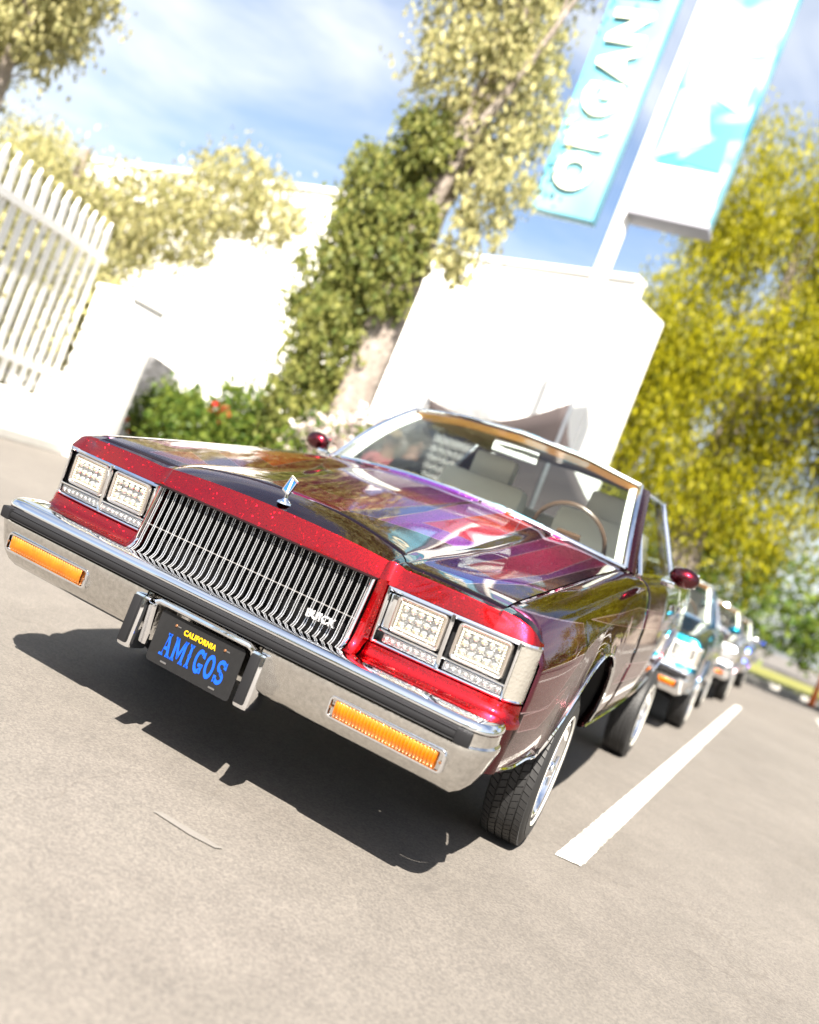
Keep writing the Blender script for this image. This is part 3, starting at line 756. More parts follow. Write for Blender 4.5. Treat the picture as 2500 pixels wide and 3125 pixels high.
        for x in (.537, .7255):
            ang = -math.atan2(yn(x + .05) - yn(x - .05), .1) * s
            Mx = Matrix.Translation((s * x, yn(x) + .006, .6835)) @ Matrix.Rotation(-ang, 4, 'Z')
            for nm, me in (('lamp_frame', LAMPF), ('lamp_reflector', LAMPB)):
                q = put(nm, me, hl); q.matrix_local = Mx
            if main:
                q = put('led_tiles', LAMPT, hl); q.matrix_local = Mx
                for i in range(5):
                    for j in range(3):
                        L_ = Vector(((i - 2) * .0238, .004, (j - 1) * .0235))
                        Rm = Matrix.Rotation(random.uniform(-.22, .22), 4, 'X') @ Matrix.Rotation(random.uniform(-.22, .22), 4, 'Z') @ Matrix.Scale(random.uniform(.92, 1.04), 4)
                        q = put('led_bulb', LED, hl); q.matrix_local = Mx @ Matrix.Translation(L_) @ Rm
                        q = put('led_core', LEDC, hl); q.matrix_local = Mx @ Matrix.Translation(L_) @ Rm
            else:
                rb = MB()
                for i in range(9): rb.box(((i - 4) * .014, .002, 0), (.008, .008, .075), None, .002)
                q = rb.build('lamp_ribs', lens_clear, hl); q.matrix_local = Mx
        for x in (.540, .727):
            q = MB().box((s * x, yn(x) + .014, .607), (.176, .014, .026), None, .004).build('led_strip', led_back, hl)
            if main:
                for i in range(9):
                    e = put('led_bulb', LED, hl, loc=(s * (x - .076 + .019 * i), yn(x) + .010, .607), scale=(.8, .8, .8))
        # wrap-round corner lens
        cl = MB(); PC = [p for p in nose_path(.003) if p[0] > .825] + [(.866, .207, 1, 0)]
        rows = []
        for k, (x, y, nx, ny) in enumerate([(.8255, yn(.8255) + .002, 0, -1)] + PC):
            rows.append([(s * x, y, .593), (s * (x + nx * .002), y + ny * .002, .665), (s * x, y, .7375)])
        cl.grid(rows)
        cl.build('corner_lens', mat('marker_lens', (.36, .34, .30), .18, .6, coat=1.0, bump=(120, .6, .004)), hl)
        # bright plate closing the well behind the corner lens
        MB().box((s * .84, .20, .667), (.03, .02, .15)).build('lens_backing', led_back, hl)
    # ---- front bumper
    def bpath(x0=0.0):
        P_ = [(x, .010 * (x / .83) ** 2, 0, -1) for x in (0, .06, .12, .16, .19, .21, .235, .26, .32, .40, .48, .56, .64, .72, .77, .795) if x >= x0]
        for a in (75, 60, 45, 30, 15, 0): P_.append((.802 + .040 * math.cos(R(a)), .050 - .040 * math.sin(R(a)), math.cos(R(a)), -math.sin(R(a))))
        P_ += [(.842, .085, 1, 0), (.838, .110, 1, 0)]
        return P_
    top_pr = [(-.070, .546), (-.040, .549), (-.005, .548), (.016, .545), (.026, .539), (.031, .531), (.031, .524), (.026, .520)]
    low_pr = [(.028, .486), (.036, .480), (.038, .470), (.034, .455), (.022, .410), (.008, .375), (-.010, .352), (-.030, .338), (-.060, .330), (-.085, .332)]
    bm_ = MB(); sweep(bm_, bpath(), top_pr)
    mid = [(.030, .520), (.029, .505), (.030, .486)]; sweep(bm_, bpath(), mid)
    for s in (1, -1):
        rows = [[(s * (x + nx * d), y + ny * d, z + .012 * max(0, (x - .80) / .085)) for d, z in low_pr] for x, y, nx, ny in bpath(.2)]
        rows.insert(0, [(s * .205, .055, p[2]) for p in rows[0]])
        bm_.grid(rows)
    bump = bm_.build('front_bumper', st.get('bump', chrome_worn), root, ang=40)
    # bright upper rail is clean chrome
    MBt = MB(); sweep(MBt, bpath(), [(d + .0012, z + .0012) for d, z in top_pr[1:-1]]); MBt.build('bumper_rail', chrome, bump)
    # recess liner behind the plate
    rl = MB(); rows = []
    for x in (-.205, -.198, -.185, -.15, 0, .15, .185, .198, .205):
        e = max(0, (abs(x) - .15) / .055); yb = .050 - .085 * e ** 2
        rows.append([(x, -.035, .480), (x, min(-.02, yb), .474), (x, yb, .462), (x, yb + .002, .40), (x, yb + .01, .335)])
    rl.grid(rows); rl.build('plate_recess', st.get('bump', chrome_worn), bump)
    fp = [(-.182, -.012, .330), (-.182, -.018, .40), (-.182, -.022, .445), (-.176, -.024, .460), (-.160, -.026, .468), (0, -.028, .469), (.160, -.026, .468), (.176, -.024, .460), (.182, -.022, .445), (.182, -.018, .40), (.182, -.012, .330)]
    MB().tube(fp, .010, 10).build('plate_surround', chrome, bump)
    rs = MB(); sp_ = [(.029, .523), (.044, .5215), (.052, .516), (.050, .513), (.054, .511), (.056, .505), (.054, .497), (.050, .495), (.052, .491), (.044, .487), (.029, .486)]
    sweep(rs, [p for p in bpath() if p[0] <= .796 and p[2] < .1], sp_)
    for s in (1, -1): rs.box((s * .813, -.0345, .5045), (.042, .030, .038), Matrix.Rotation(s * R(8), 3, 'Z'), .006)
    rs.build('rub_strip', rub_strip, bump)
    for s in (1, -1):
        gd = MB().box((s * .2135, -.022, .388), (.050, .080, .162), Matrix.Rotation(R(-5), 3, 'X'), .012).build('bumper_guard', chrome, bump)
        MB().box((s * .2135 + (-.004), -.063, .394), (.030, .014, .140), Matrix.Rotation(R(-5), 3, 'X'), .004).build('guard_pad', rub_strip, gd)
        # turn signal
        x0, x1 = .455, .775; xm = (x0 + x1) / 2; yy = -.022
        ts = MB(); w, h = x1 - x0 + .030, .064
        L = [[(s * xm + u, yy - .010 + dy, .4215 + v) for u, v in rounded_rect(w - 2 * k, h - 2 * k, max(.016 - k, .004))] for k, dy in ((0, .03), (0, .004), (.003, 0), (.008, 0), (.010, .006))]
        ring_loft(ts, L); t_ = ts.build('turn_signal', chrome, bump, ang=50); t_.rotation_euler = (0, 0, 0)
        MB().box((s * xm, yy - .0015, .4215), (w - .012, .003, h - .014)).build('signal_plate', chrome_worn, t_)
        ln = MB(); rows = []; n = 30 * 4
        for k in range(n + 1):
            x = x0 + .008 + (x1 - x0 - .016) * k / n; a = .0030 * math.cos(2 * PI * k / 4)
            rows.append([(s * x, yy - .002 - a * .5, .4455), (s * x, yy - .008 - a, .441), (s * x, yy - .010 - a, .4215), (s * x, yy - .007 - a, .402), (s * x, yy - .001, .3975)])
        ln.grid(rows)
        ln.build('signal_lens', amber if s > 0 or True else amber_dull, t_, ang=80)
        for xx in (x0 - .004, x1 + .004): MB().lathe([(0, -.002), (.0035, -.0015), (.004, 0)], 10, 'y', (s * xx, yy - .011, .4215)).build('screw', brass, t_)
    # lower brackets: bumper horn tips seen below
    # ---- number plate
    if main:
        pl = MB(); P_ = rounded_rect(.305, .152, .012)
        tilt = Matrix.Translation((0, -.020, .372)) @ Matrix.Rotation(R(-3), 4, 'X')
        pl.prism(P_, 0, .002, lambda u, v, d: (u, -d, v)); po = pl.build('number_plate', plate_blk, root, smooth=False); po.matrix_local = tilt
        w = .0385; x = -.117
        for k, ch in enumerate('AMIGOS'):
            ww = {'A': .040, 'M': .044, 'I': .030, 'G': .036, 'O': .036, 'S': .036}[ch]
            arch = [0, .0, .0, 0, 0, 0][k]
            q = MB(); glyph_mb(q, ch, x, -.046, ww, .068, -.002, .0012); q.build('letter', plate_blue, po, smooth=False); x += ww + .0022
        text_obj('state_name', 'CALIFORNIA', .0215, plate_yel, po, Matrix.Translation((0, -.0026, .042)) @ Matrix.Rotation(R(90), 4, 'X') @ Matrix.Diagonal((.86, 1, 1, 1)), .0006, bold=.0007, space=1.12)
        for xx in (-.089, .089):
            MB().lathe([(0, -.006), (.003, -.0055), (.0042, -.004), (.0042, -.002)], 10, 'y', (xx, 0, .0495)).build('screw', brass, po)
            MB().box((xx + .011, -.0026, .0495), (.012, .0012, .003)).build('screw_slot', steel, po)
            MB().box((xx, -.0026, -.0625), (.022, .0012, .005), None, .0005).build('slot', steel, po)
    # ---- hood ornament
    if main:
        b = MB(); b.lathe([(0, .030), (.005, .029), (.006, .018), (.012, .011), (.021, .006), (.023, .0), (.0, .0)], 8, 'z', (0, .163, .8405))
        oo = b.build('hood_ornament', chrome, root, smooth=False); 
        F = [(-.0215, .0), (.005, -.012), (.0215, .038), (-.004, .050)]
        cx = sum(p[0] for p in F) / 4; cz = sum(p[1] for p in F) / 4
        def FI(k): return [(cx + (u - cx) * k, cz + (v - cz) * k) for u, v in F]
        fr = MB(); ring_loft(fr, [[(u, .163 + dy, .878 + v) for u, v in FI(k)] for k, dy in ((.80, .0035), (1, .0035), (1, -.0035), (.80, -.0035), (.80, .0035))]); fr.build('ornament_frame', chrome, oo, smooth=False)
        q = MB(); q.prism(FI(.80), -.0015, .0015, lambda u, v, d: (u, .163 + d, .878 + v)); q.build('ornament_enamel', orn_blue, oo, smooth=False)
        A_ = FI(.80); lerp = lambda a, b, t: (a[0] + (b[0] - a[0]) * t, a[1] + (b[1] - a[1]) * t)
        band = [lerp(A_[3], A_[2], .10), lerp(A_[3], A_[2], .42), lerp(A_[0], A_[1], .92), lerp(A_[0], A_[1], .58)]
        q = MB(); q.prism(band, -.0025, .0025, lambda u, v, d: (u, .163 + d, .878 + v)); q.build('ornament_stripe', orn_white, oo, smooth=False)
    if st.get('script'):
        text_obj('script', st['script'], .045, mat('script_silver', (.75, .78, .8), .25, .6), root, Matrix.Translation((.63, .073, .560)) @ Matrix.Rotation(R(66), 4, 'X'), .002, bold=.001)
    # ---- running gear
    zf, zr = st['zf'], st['zr']
    xf = st.get('xf', .783); xr = st.get('xr', .745)
    make_wheel(root, (xf, 1.03, zf), 1, steer=st.get('steer', 0), camber=st.get('camber', 0), spin=.3)
    make_wheel(root, (-xf, 1.03, zf), -1, steer=st.get('steer', 0), camber=st.get('camber', 0), spin=.8)
    make_wheel(root, (xr, 3.72, zr), 1, camber=st.get('rcamber', 0), spin=1.1)
    make_wheel(root, (-xr, 3.72, zr), -1, camber=st.get('rcamber', 0), spin=.2)
    ax = MB().tube([(-.68, 3.72, zr), (.68, 3.72, zr)], .035, 12); ax.blob((0, 3.72, zr), (.15, .14, .13), 16, 10); ax.build('rear_axle', chrome if main else dark_in, root)
    for s in (1, -1):
        MB().tube([(s * .35, 1.03, .30), (s * .70, 1.03, zf - .05)], [.03, .02], 8).tube([(s * .35, 1.15, .34), (s * .70, 1.03, zf + .08)], [.02, .02], 8).build('control_arm', chrome if main else dark_in, root)
        MB().tube([(s * .50, 3.72, zr + .02), (s * .50, 3.80, .46)], .028, 10).tube([(s * .48, 3.66, zr), (s * .46, 2.75, .30)], .022, 8).build('trailing_arm', chrome if main else dark_in, root)
    MB().tube([(0, 1.6, .30), (0, 3.6, zr + .02)], .035, 10).build('drive_shaft', dark_in, root)
    MB().box((0, 1.2, .30), (.45, .8, .14), None, .03).build('engine_sump', dark_in, root)
    # the body narrows in plan towards the tail
    for o_ in root.children_recursive:
        if o_.type != 'MESH' or o_.name.split('.')[0] in KEEP_WIDE or (o_.parent and o_.parent.name.split('.')[0] == 'wheel'): continue
        me_ = o_.data
        if not me_.vertices or any(abs(v) > 1e-6 for v in o_.location): continue
        for v in me_.vertices:
            if v.co.y > 2.3: v.co.x *= 1 - float(np.interp(v.co.y, [2.3, 3.0, 4.0, 5.1], [0, .036, .10, .17])) / .88
    return root

SL = .06622758873
pitch = -math.atan(SL)
car = empty('lowrider_coupe', (0, 0, -.0136)); car.rotation_euler = (-pitch, 0, 0)
tag(car, 'raised candy red lowrider coupe with painted hood stripes and blue AMIGOS plate', 'car')
P_SHADED = candy('candy_shaded', (0.045, 0.0015, 0.006), 0.26, 0.20)  # same paint as the lip, which carries its sun highlight in a redder base
make_coupe(car, dict(htop=P_SHADED, paint=P_RED, side=P_SIDE, hood=P_HOOD, roof=P_ROOF, main=True, badge='BUICK', zf=.231, zr=.052, steer=R(4), xf=.785, xr=.735))

def other_car(loc, rz, label, paint, script=None, name='parked_coupe', bez=None):
    e = empty(name, loc, rz); tag(e, label, 'car', 'cars parked in line behind the red coupe')
    make_coupe(e, dict(paint=paint, side=paint, hood=paint, roof=paint, script=script, zf=.285, zr=.285, xf=.80, xr=.74, bezel=bez or chrome, bump=chrome))
    return e
ivory = mat('ivory_trim', (.72, .72, .68), .3, .2, coat=.6)
other_car((.02, 5.42, -.0), 0, 'teal coupe with wire wheels parked right behind the red car', P_TEAL, 'Premier', bez=ivory)
other_car((.10, 10.9, -.0), 0, 'silver coupe parked between the teal coupe and the blue one', P_SILVER)
other_car((.14, 16.4, -.0), 0, 'blue coupe farthest back in the parked line', P_BLUE)

# ------------------------------------------------------------------ ground (setting)
def ground_mat():
    mt = bpy.data.materials.new('asphalt'); mt.use_nodes = True; t = mt.node_tree; b = t.nodes['Principled BSDF']
    tc = t.nodes.new('ShaderNodeTexCoord')
    def noise(s, d=4, r=.6):
        n = t.nodes.new('ShaderNodeTexNoise'); n.inputs['Scale'].default_value = s; n.inputs['Detail'].default_value = d; n.inputs['Roughness'].default_value = r
        t.links.new(tc.outputs['Object'], n.inputs['Vector']); return n
    big = noise(.5, 5); mid = noise(6, 6); fine = noise(220, 3, .7)
    vor = t.nodes.new('ShaderNodeTexVoronoi'); vor.inputs['Scale'].default_value = 170; t.links.new(tc.outputs['Object'], vor.inputs['Vector'])
    def ramp(f, p0, c0, p1, c1):
        r = t.nodes.new('ShaderNodeValToRGB'); r.color_ramp.elements[0].position = p0; r.color_ramp.elements[0].color = (*c0, 1)
        r.color_ramp.elements[1].position = p1; r.color_ramp.elements[1].color = (*c1, 1); t.links.new(f, r.inputs[0]); return r
    base = ramp(big.outputs[0], .3, (.090, .081, .072), .7, (.116, .105, .094))
    m1 = t.nodes.new('ShaderNodeMix'); m1.data_type = 'RGBA'; m1.blend_type = 'MULTIPLY'; m1.inputs[0].default_value = 1
    r2 = ramp(mid.outputs[0], .3, (.90, .90, .90), .7, (1.08, 1.08, 1.08)); t.links.new(base.outputs[0], m1.inputs[6]); t.links.new(r2.outputs[0], m1.inputs[7])
    m2 = t.nodes.new('ShaderNodeMix'); m2.data_type = 'RGBA'; m2.blend_type = 'MULTIPLY'; m2.inputs[0].default_value = 1
    sp = t.nodes.new('ShaderNodeSeparateColor'); t.links.new(vor.outputs['Color'], sp.inputs[0])
    r3 = ramp(sp.outputs[0], .0, (.78, .78, .78), 1.0, (1.22, 1.21, 1.18)); t.links.new(m1.outputs[2], m2.inputs[6]); t.links.new(r3.outputs[0], m2.inputs[7])
    dn = noise(1.6, 4); mxv = t.nodes.new('ShaderNodeVectorMath'); mxv.operation = 'MULTIPLY_ADD'; mxv.inputs[1].default_value = (.9, .9, 0)
    t.links.new(dn.outputs['Color'], mxv.inputs[0]); t.links.new(tc.outputs['Object'], mxv.inputs[2])
    ve = t.nodes.new('ShaderNodeTexVoronoi'); ve.feature = 'DISTANCE_TO_EDGE'; ve.inputs['Scale'].default_value = .42; t.links.new(mxv.outputs[0], ve.inputs['Vector'])
    rc = ramp(ve.outputs['Distance'], .0004, (.86, .85, .84), .0022, (1, 1, 1))
    st = noise(1.1, 6, .7); rs_ = ramp(st.outputs[0], .30, (.88, .87, .86), .44, (1, 1, 1))
    m3 = t.nodes.new('ShaderNodeMix'); m3.data_type = 'RGBA'; m3.blend_type = 'MULTIPLY'; m3.inputs[0].default_value = 1
    m4 = t.nodes.new('ShaderNodeMix'); m4.data_type = 'RGBA'; m4.blend_type = 'MULTIPLY'; m4.inputs[0].default_value = 1
    t.links.new(m2.outputs[2], m3.inputs[6]); t.links.new(rc.outputs[0], m3.inputs[7]); t.links.new(m3.outputs[2], m4.inputs[6]); t.links.new(rs_.outputs[0], m4.inputs[7])
    t.links.new(m4.outputs[2], b.inputs['Base Color'])
    b.inputs['Roughness'].default_value = .85
    bp = t.nodes.new('ShaderNodeBump'); bp.inputs['Strength'].default_value = .5; bp.inputs['Distance'].default_value = .003
    t.links.new(fine.outputs[0], bp.inputs['Height']); t.links.new(bp.outputs[0], b.inputs['Normal'])
    return mt
asph = ground_mat()
g = MB(); g.add([(-300, -300, 0), (300, -300, 0), (300, 300, 0), (-300, 300, 0)], [(0, 1, 2, 3)]); structure('asphalt_ground', g, asph)
def worn_paint(name, c_paint, c_road, cover):
    mt = bpy.data.materials.new(name); mt.use_nodes = True; t = mt.node_tree; b = t.nodes['Principled BSDF']; tc = t.nodes.new('ShaderNodeTexCoord')
    n1 = t.nodes.new('ShaderNodeTexNoise'); n1.inputs['Scale'].default_value = 26; n1.inputs['Detail'].default_value = 10; n1.inputs['Roughness'].default_value = .75
    n2 = t.nodes.new('ShaderNodeTexNoise'); n2.inputs['Scale'].default_value = 2.2; n2.inputs['Detail'].default_value = 3
    ad = t.nodes.new('ShaderNodeMath'); ad.operation = 'MULTIPLY_ADD'; ad.inputs[1].default_value = .6
    cr = t.nodes.new('ShaderNodeValToRGB'); cr.color_ramp.elements[0].position = cover; cr.color_ramp.elements[1].position = cover + .07
    cr.color_ramp.elements[0].color = (*c_road, 1); cr.color_ramp.elements[1].color = (*c_paint, 1)
    for n in (n1, n2): t.links.new(tc.outputs['Object'], n.inputs[0])
    t.links.new(n2.outputs[0], ad.inputs[0]); t.links.new(n1.outputs[0], ad.inputs[2]); t.links.new(ad.outputs[0], cr.inputs[0]); t.links.new(cr.outputs[0], b.inputs['Base Color']); b.inputs['Roughness'].default_value = .75
    bp = t.nodes.new('ShaderNodeBump'); bp.inputs['Distance'].default_value = .002; t.links.new(n1.outputs[0], bp.inputs['Height']); t.links.new(bp.outputs[0], b.inputs['Normal']); return mt
paint_w = worn_paint('road_paint', (.50, .49, .46), (.20, .19, .17), .69)
g = MB(); ys_ = 1.10 + 11.1 * np.linspace(0, 1, 170) ** 1.6; rows = []
for y in ys_:
    xl = .96 + (y - 1.1) * .0160; j1 = .0009 * (math.sin(y * 31) + math.sin(y * 53 + 1) + .6 * math.sin(y * 97)); j2 = .0009 * (math.sin(y * 37 + 2) + math.sin(y * 61) + .6 * math.sin(y * 89)); rows.append([(xl + .004 + j1, y, .004), (xl + .101 + j2, y + .02, .004)])
g.grid(rows); structure('parking_line', g, paint_w)
g = MB(); g.add([(.175, -.236, .004), (.30, -.238, .004), (.372, -.226, .004), (.385, -.206, .004), (.30, -.207, .004), (.19, -.214, .004)], [(0, 1, 2, 3, 4, 5)]); structure('faint_mark', g, mat('faint_paint', (.118, .109, .099), .85, noise=(60, .2, (.140, .130, .118))))
g = MB(); g.grid([[(x, y, .004) for x in (2.50, 2.60)] for y in (4, 18)]); structure('parking_line', g, mat('old_paint', (.26, .25, .23), .8, noise=(20, .2, (.36, .35, .33))))
conc = mat('kerb_concrete', (.34, .33, .31), .8, noise=(5, .2, (.42, .41, .38)))
g = MB(); g.box((12, 24.0, .065), (26, .30, .13), None, .02); structure('kerb', g, conc)
grass_m = mat('lawn', (.10, .11, .02), .9, noise=(3, .2, (.16, .15, .03)))
g = MB(); g.box((16, 32, .05), (34, 15.6, .11)); structure('lawn', g, grass_m)
g = MB(); g.box((-12.2, 6.0, .06), (10.4, 26, .12), None, .01); structure('pavement', g, conc)

# ------------------------------------------------------------------ buildings
def stucco(name, col, bumpy=.15): return mat(name, col, .85, noise=(1.2, .25, tuple(min(1, c * 1.06) for c in col)), bump=(30, bumpy, .01))
WHITE = stucco('white_stucco', (.80, .79, .77))
def wall_pt(a, b, t, z, off=0):
    d = Vector((b[0] - a[0], b[1] - a[1], 0)); n = Vector((d.y, -d.x, 0)).normalized(); p = Vector((a[0], a[1], 0)) + d * t + n * off; return (p.x, p.y, z)
def facade(root, a, b, h, wins, mat_w, depth=6.0):
    d = Vector((b[0] - a[0], b[1] - a[1], 0)); L = d.length; u = d / L; n = Vector((u.y, -u.x, 0))
    rot = Matrix((u, -n, Vector((0, 0, 1)))).transposed()
    def W3(x, y, z): return Vector((a[0], a[1], 0)) + u * x - n * y + Vector((0, 0, z))
    m_ = MB(); xs = [0]; 
    # wall with openings: build strips
    wins = sorted(wins)
    cur = 0
    for (x0, x1, z0, z1) in wins:
        m_.box(W3((cur + x0) / 2, .15, h / 2), (x0 - cur, .3, h), rot)
        m_.box(W3((x0 + x1) / 2, .15, z0 / 2), (x1 - x0, .3, z0), rot); m_.box(W3((x0 + x1) / 2, .15, (z1 + h) / 2), (x1 - x0, .3, h - z1), rot); cur = x1
    m_.box(W3((cur + L) / 2, .15, h / 2), (L - cur, .3, h), rot)
    m_.box(W3(L / 2, depth / 2 + .3, h / 2 - .1), (L - .02, depth, h - .25), rot)
    m_.build('wall', mat_w, root, smooth=False)
    MB().box(W3(L / 2, .12, h + .05), (L + .04, .40, .10), rot, .02).build('cornice', mat_w, root, smooth=False)
    for (x0, x1, z0, z1) in wins:
        f = MB(); w = x1 - x0; hh = z1 - z0; xc = (x0 + x1) / 2; zc_ = (z0 + z1) / 2
        for dx in (-w / 2 + .04, 0, w / 2 - .04): f.box(W3(xc + dx, .20, zc_), (.07, .06, hh), rot)
        for dz in (-hh / 2 + .04, 0, hh / 2 - .04): f.box(W3(xc, .203, zc_ + dz), (w, .06, .07), rot)
        fo = f.build('window', mat('white_frame', (.75, .75, .73), .5), root, smooth=False)
        MB().box(W3(xc, .24, zc_), (w, .01, hh), rot).build('pane', mat('window_pane', (.10, .12, .14), .06, 0, coat=1), fo, smooth=False)
        MB().box(W3(xc, -.04, z0 - .04), (w + .2, .16, .08), rot, .01).build('sill', mat_w, fo, smooth=False)
b1 = empty('white_building', (-14.5, 14.6, 0)); tag(b1, 'long white stucco building at the left behind the picket fence', 'building')
def rel(root, fn, *a):
    n0 = set(bpy.data.objects); fn(root, *a)
    inv = Matrix.Translation(-Vector(root.location))
    for o in bpy.data.objects:
        if o not in n0 and o.parent == root: o.matrix_parent_inverse = inv
rel(b1, facade, (-19.5, 16.2), (-9.6, 14.0), 6.6, [], WHITE, 3.0)
b2 = empty('white_building', (-6.0, 15.6, 0)); tag(b2, 'white flat-roofed building between the ivy tree and the tall sign', 'building')
rel(b2, facade, (-9.4, 16.6), (-3.25, 14.7), 6.55, [], WHITE, 1.2)
b3 = empty('street_building', (-2, -26, 0)); tag(b3, 'low tan building across the street behind the viewer', 'building')
rel(b3, facade, (14, -24), (-18, -24), 4.5, [(4, 7, .8, 3.2), (12, 15, .8, 3.2), (20, 23, .8, 3.2)], stucco('tan_stucco', (.42, .35, .27)))

# ------------------------------------------------------------------ fences
white_p = mat('white_paint', (.80, .79, .77), .5, noise=(8, .2, (.72, .71, .69)))
def picket_fence(a, b, h, n, label, pw=.09, z0=.08, mt=None):
    mt = mt or white_p
    e = empty('picket_fence', ((a[0] + b[0]) / 2, (a[1] + b[1]) / 2, 0)); tag(e, label, 'fence')
    d = Vector((b[0] - a[0], b[1] - a[1], 0)); L = d.length; u = d / L; nn = Vector((u.y, -u.x, 0)); ang = math.atan2(u.y, u.x)
    pm = MB(); pm.prism([(-pw / 2, .0), (pw / 2, 0), (pw / 2, h - .16), (0, h), (-pw / 2, h - .16)], -.015, .015, lambda x, z, w: (x, w, z)); me = pm.mesh('picket', mt, smooth=False)
    o3 = Vector(e.location)
    for k in range(n):
        p = Vector((a[0], a[1], 0)) + d * ((k + .5) / n) - o3; put('picket', me, e, loc=(p.x, p.y, z0), rot=(0, 0, ang))
    r_ = MB().box((0, 0, 0), (L, .05, .09)).mesh('rail', mt, smooth=False)
    for z in (z0 + .30, z0 + h - .45): put('rail', r_, e, loc=((a[0] + b[0]) / 2 - o3.x + nn.x * -.04, (a[1] + b[1]) / 2 - o3.y + nn.y * -.04, z), rot=(0, 0, ang))
    return e
picket_fence((-7.50, 6.4), (-6.2, 1.2), 2.30, 27, 'tall white picket fence left of the big white gate pier', .095, .60)
picket_fence((-8.75, 8.6), (-11.7, 13.7), 1.75, 34, 'grey pointed railings running back behind the gate pier', .060, mt=mat('grey_railing', (.16, .16, .17), .5))
pr = empty('gate_pier', (-7.15, 6.75, 0)); tag(pr, 'thick white gate pier at the end of the tall picket fence', 'gate pier')
MB().box((0, 0, 1.05), (.62, .62, 2.1), None, .02).build('shaft', WHITE, pr); MB().box((0, 0, 2.13), (.66, .66, .06), None, .02).add([(-.31, -.31, 2.16), (.31, -.31, 2.16), (.31, .31, 2.16), (-.31, .31, 2.16), (0, 0, 2.26)], [(0, 1, 4), (1, 2, 4), (2, 3, 4), (3, 0, 4)]).build('cap', WHITE, pr, smooth=False)
lw = MB().box((-6.85, 3.8, .28), (.30, 5.36, .56), Matrix.Rotation(math.atan2(1.3, 5.2), 3, 'Z'), .01).build('garden_wall', WHITE, None, smooth=False); tag(lw, 'low white wall under the tall picket fence', 'wall')

# ------------------------------------------------------------------ vegetation
def leaf_mat(name, c0, c1):
    mt = bpy.data.materials.new(name); mt.use_nodes = True; t = mt.node_tree; t.nodes.clear()
    g_ = t.nodes.new('ShaderNodeNewGeometry'); cr = t.nodes.new('ShaderNodeValToRGB')
    cr.color_ramp.elements[0].color = (*c0, 1); cr.color_ramp.elements[1].color = (*c1, 1)
    t.links.new(g_.outputs['Random Per Island'], cr.inputs[0])
    d_ = t.nodes.new('ShaderNodeBsdfPrincipled'); d_.inputs['Roughness'].default_value = .5; d_.inputs['Specular IOR Level'].default_value = .2
    tl = t.nodes.new('ShaderNodeBsdfTranslucent'); mx = t.nodes.new('ShaderNodeMixShader'); mx.inputs[0].default_value = .45
    o = t.nodes.new('ShaderNodeOutputMaterial')
    t.links.new(cr.outputs[0], d_.inputs['Base Color']); t.links.new(cr.outputs[0], tl.inputs[0])
    t.links.new(d_.outputs[0], mx.inputs[1]); t.links.new(tl.outputs[0], mx.inputs[2]); t.links.new(mx.outputs[0], o.inputs[0])
    return mt
L_GREEN = leaf_mat('green_leaves', (.08, .11, .025), (.26, .26, .07))
L_PALE = leaf_mat('pale_leaves', (.22, .22, .09), (.50, .46, .22))
L_YEL = leaf_mat('yellow_green_leaves', (.09, .105, .006), (.40, .36, .008))
L_HEDGE = leaf_mat('hedge_leaves', (.04, .09, .015), (.16, .20, .03))
L_WHITE = leaf_mat('white_blossom', (.55, .42, .40), (.85, .82, .80))
L_RED = leaf_mat('red_blossom', (.45, .02, .03), (.75, .06, .05))
bark = mat('bark', (.15, .12, .10), .9, noise=(7, .2, (.30, .26, .22)), bump=(14, .9, .03))
def leaves(name, blobs, count, size, mt, parent, droop=0.0, aspect=.5, shell=.75, seed=1):
    """leaf-sized faces in clumps inside ellipsoids. blobs: (centre, radii)"""
    rng = np.random.RandomState(seed); vol = np.array([b[1][0] * b[1][1] * b[1][2] for b in blobs]) ** .75; vol /= vol.sum()
    V = []; F = []
    cs = []
    for b, w in zip(blobs, vol):
        nc = max(3, int(count * w / 26))
        for _ in range(nc):
            d = rng.normal(size=3); d /= np.linalg.norm(d); r_ = rng.uniform(.25, 1) ** (1 - shell) if rng.rand() > .25 else rng.uniform(.2, .9)
            cs.append((np.array(b[0]) + d * r_ * np.array(b[1]), min(b[1]) * rng.uniform(.10, .26)))
    cs_n = len(cs); per = max(4, count // cs_n)
    C0 = np.repeat(np.array([c[0] for c in cs]), per, 0); S0 = np.repeat(np.array([c[1] for c in cs]), per)[:, None]
    N = len(C0); Pp = C0 + rng.normal(size=(N, 3)) * S0
    if droop: Pp[:, 2] -= np.abs(rng.normal(size=N)) * droop
    A = rng.normal(size=(N, 3)); 
    if droop: A = A * np.array([.35, .35, 1]) + np.array([0, 0, -1.2])
    A /= np.linalg.norm(A, axis=1)[:, None]; B = np.cross(A, rng.normal(size=(N, 3))); B /= np.linalg.norm(B, axis=1)[:, None]
    s_ = size * rng.uniform(.6, 1.3, size=(N, 1)); A = A * s_; B = B * s_ * aspect
    nrm = np.cross(A, B); nrm /= np.linalg.norm(nrm, axis=1)[:, None]; fold = nrm * s_ * .15
    Q = np.stack([Pp - A, Pp + B + fold, Pp + A, Pp - B + fold], 1).reshape(-1, 3)
    me = bpy.data.meshes.new(name); me.vertices.add(len(Q)); me.vertices.foreach_set('co', Q.ravel().astype(np.float32))
    nf = N; me.loops.add(nf * 4); me.loops.foreach_set('vertex_index', np.arange(nf * 4, dtype=np.int32)); me.polygons.add(nf)
    me.polygons.foreach_set('loop_start', np.arange(0, nf * 4, 4, dtype=np.int32)); me.update(calc_edges=True); me.validate(); me.materials.append(mt)
    return put(name, me, parent)
